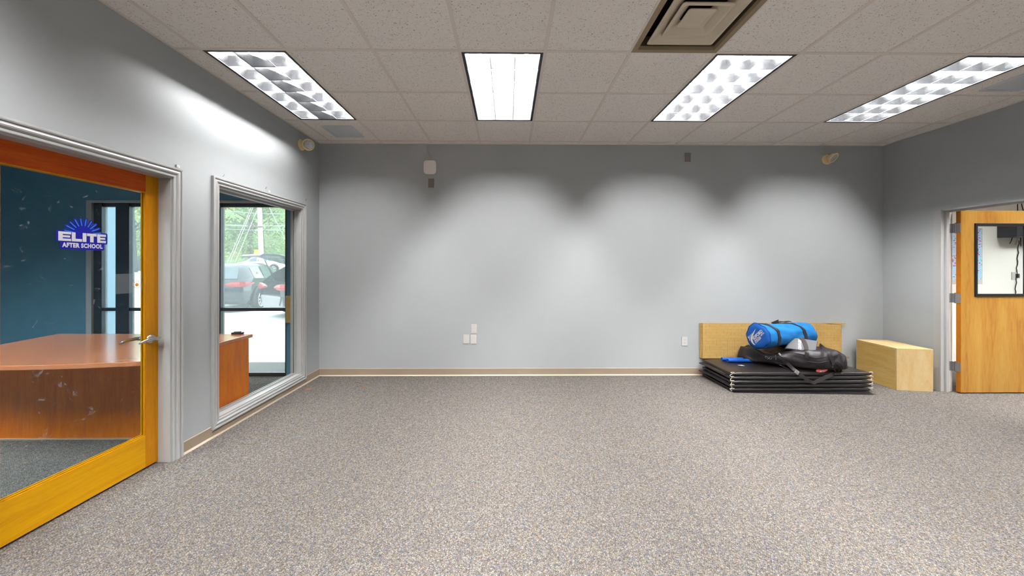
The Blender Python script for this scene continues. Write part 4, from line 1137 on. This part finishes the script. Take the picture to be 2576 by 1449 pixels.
# utility pole, wires
Pb, Pt = onY(659, 700, 30), onY(648, 380, 30)
up_ = thing('utility_pole', (Pb.x, 30, BANK), 'tall wooden utility pole beyond the parked cars', 'utility pole')
d_ = (Pt-Pb)/(Pt.z-Pb.z); P0 = Pb+d_*(BANK-.1-Pb.z)
MB().tube([P0, P0+d_*6, P0+d_*13], [.19, .16, .13], 12).build('shaft', 'pole', up_, smooth=True, auto=40)
Q = onY(652, 571, 29.8)
MB().box((Q.x-.9, 29.7, Q.z-.05), (Q.x+.3, 29.84, Q.z+.05)).build('crossarm', 'bark', up_)
for q_ in (-.85, -.55, -.25): MB().lathe([(.05, 0), (.07, .05), (.04, .12), (.05, .16), (0, .2)], (Q.x+q_, 29.77, Q.z+.06), (0, 0, 1), 10).build('insulator', 'bark', up_)
Q = onY(648, 635, 29.7); MB().box((Q.x-.14, 29.5, Q.z-.25), (Q.x+.12, 29.7, Q.z+.2)).build('marker_box', 'yellow', up_, bevel=.03)
k = 0
for (ax_, ay_, bx_, by_, Ya, Yb, lb) in ((540, 566, 725, 566, 29.8, 29.8, 'upper overhead wire'), (540, 574, 725, 577, 29.8, 29.8, 'lower overhead wire'), (540, 560, 725, 570, 30.3, 30.3, 'thin overhead wire'), (540, 525, 725, 541, 30.5, 30.5, 'topmost overhead wire')):
    a_, b_ = onY(ax_-60, ay_, Ya), onY(bx_+60, by_, Yb); mid = (a_+b_)/2-Vector((0, 0, .12))
    tag(MB().tube([a_, mid, b_], .014, 5).build('overhead_wire', 'wire', smooth=True), lb+' crossing behind the utility pole', 'wire', 'wires around the utility pole')
for (ax_, ay_, bx_, by_, Yb, lb) in ((572, 662, 633, 520, 27, 'outer left guy wire running down from the utility pole'), (578, 662, 627, 545, 26, 'inner left guy wire beside the utility pole'), (590, 664, 640, 545, 27.5, 'third guy wire left of the utility pole'), (676, 520, 722, 612, 28, 'guy wire slanting down to the right of the utility pole')):
    a_, b_ = onY(ax_, ay_, Yb), onY(bx_, by_, 29.5); d_ = b_-a_
    tag(MB().tube([a_-d_*.15, b_+d_*.25], .016, 5).build('guy_wire', 'wire', smooth=True), lb, 'wire', 'wires around the utility pole')

# trees beyond the road, in front of a wooded slope
m = MB(); m.loft([[(-95, y, GZ-.3) , (-95, y, z), (10, y, z), (10, y, GZ-.3)] for y, z in ((50, GZ), (54, 3.0), (60, 9.0), (66, 16.0), (72, 18.0))])
struct(m, 'hill', 'leaf2', 'green wooded slope far outside')
def make_tree(name, i, h=9, cr=3.0, nleaf=4200, seed=0):
    rnd = random.Random(seed)
    t = thing(name, (0, 0, GZ))
    m = MB(); m.tube([(0, 0, 0), (.1, .05, h*.3), (-.05, .1, h*.6), (.05, 0, h*.85)], [.22, .17, .11, .04], 8)
    for k in range(7):
        an = rnd.uniform(0, 2*PI); z = h*rnd.uniform(.3, .7); m.tube([(0, 0, z), (math.cos(an)*cr*.35, math.sin(an)*cr*.35, z+.6), (math.cos(an)*cr*.7, math.sin(an)*cr*.7, z+1.4)], [.08, .05, .02], 6)
    m.build('trunk', 'bark', t, world=False, smooth=True)
    m = MB()
    cl = []
    for k in range(26):
        an = rnd.uniform(0, 2*PI); rr = cr*math.sqrt(rnd.random())*.75; z = h*rnd.uniform(.16, .95)
        s_ = 1-abs(z/h-.5)*1.1; cl.append(Vector((math.cos(an)*rr*s_, math.sin(an)*rr*s_, z)))
    for k in range(nleaf):
        c_ = rnd.choice(cl); d = Vector((rnd.gauss(0, 1), rnd.gauss(0, 1), rnd.gauss(0, .8))).normalized()*rnd.uniform(.5, 1.05)
        p = c_+d; s_ = rnd.uniform(.07, .15); u_ = Vector((rnd.gauss(0, 1), rnd.gauss(0, 1), rnd.gauss(0, 1))).normalized(); w_ = u_.orthogonal().normalized()
        m.add([p-u_*s_, p+w_*s_*.55, p+u_*s_, p-w_*s_*.55], [(0, 1, 2, 3)])
    m.build('foliage', 'leaf%d' % i, t, world=False)
    return t
protos = [make_tree('roadside_tree', i, seed=i+3) for i in range(3)]
DESC = ['mid green tree', 'yellow green tree', 'deep green tree']
used = set(); rnd = random.Random(5)
n_t = 0
for rowi, (Y, step, off) in enumerate(((36, 5.6, 0), (45, 5.2, 2.6))):
    xx = -33+off
    while xx < -19:
        if xx > -.62*Y-8 or True:
            i = rnd.randrange(3)
            o = protos[i] if i not in used else copy_tree(protos[i]); used.add(i)
            o.location = (xx*(Y/36), Y+rnd.uniform(-1, 1)+2, BANK-.05); o.rotation_euler = (0, 0, rnd.uniform(0, 6.28)); s_ = rnd.uniform(.95, 1.3)*(1+.12*rowi); o.scale = (s_, s_, s_)
            tag(o, 'leafy tree in the hazy green belt beyond the parked cars', 'tree', 'trees beyond the parked cars'); n_t += 1
        xx += step
# trees seen through the door glass
for (px, Y, i) in ((338, 34, 1), (352, 43, 0)):
    o = copy_tree(protos[i]); P = onY(px, 600, Y); o.location = (P.x, Y, BANK-.05); o.scale = (1.15,)*3; o.rotation_euler = (0, 0, Y)
    tag(o, 'leafy tree in the hazy green belt beyond the parked cars', 'tree', 'trees beyond the parked cars')

# ================================================================== LIGHT, WORLD, CAMERA
w = bpy.data.worlds.new('overcast_sky'); S.world = w; w.use_nodes = True
nt = w.node_tree; bgn = nt.nodes['Background']
bgn.inputs['Color'].default_value = (.93, .97, 1.0, 1); bgn.inputs['Strength'].default_value = 4.3

cd = bpy.data.cameras.new('camera'); cam = bpy.data.objects.new('camera', cd); COL.objects.link(cam)
cd.sensor_width = 36; cd.lens = F/2576*36; cd.shift_y = -(724.5-CY)/2576
cd.clip_start = .05; cd.clip_end = 300
cam.matrix_world = Matrix.Translation(CAM) @ Matrix.Rotation(-YAW, 4, 'Z') @ Matrix.Rotation(PI/2, 4, 'X') @ Matrix.Rotation(ROLL, 4, 'Z')
S.camera = cam

S.view_settings.view_transform = 'Standard'; S.view_settings.look = 'None'
S.view_settings.gamma = 1; S.view_settings.exposure = .65; S.view_settings.use_curve_mapping = False
c = S.cycles
c.max_bounces = 9; c.diffuse_bounces = 5; c.glossy_bounces = 4; c.transmission_bounces = 4; c.transparent_max_bounces = 12
c.caustics_reflective = False; c.caustics_refractive = False; c.sample_clamp_indirect = 4; c.use_light_tree = True
c.use_denoising = True; c.adaptive_threshold = .015
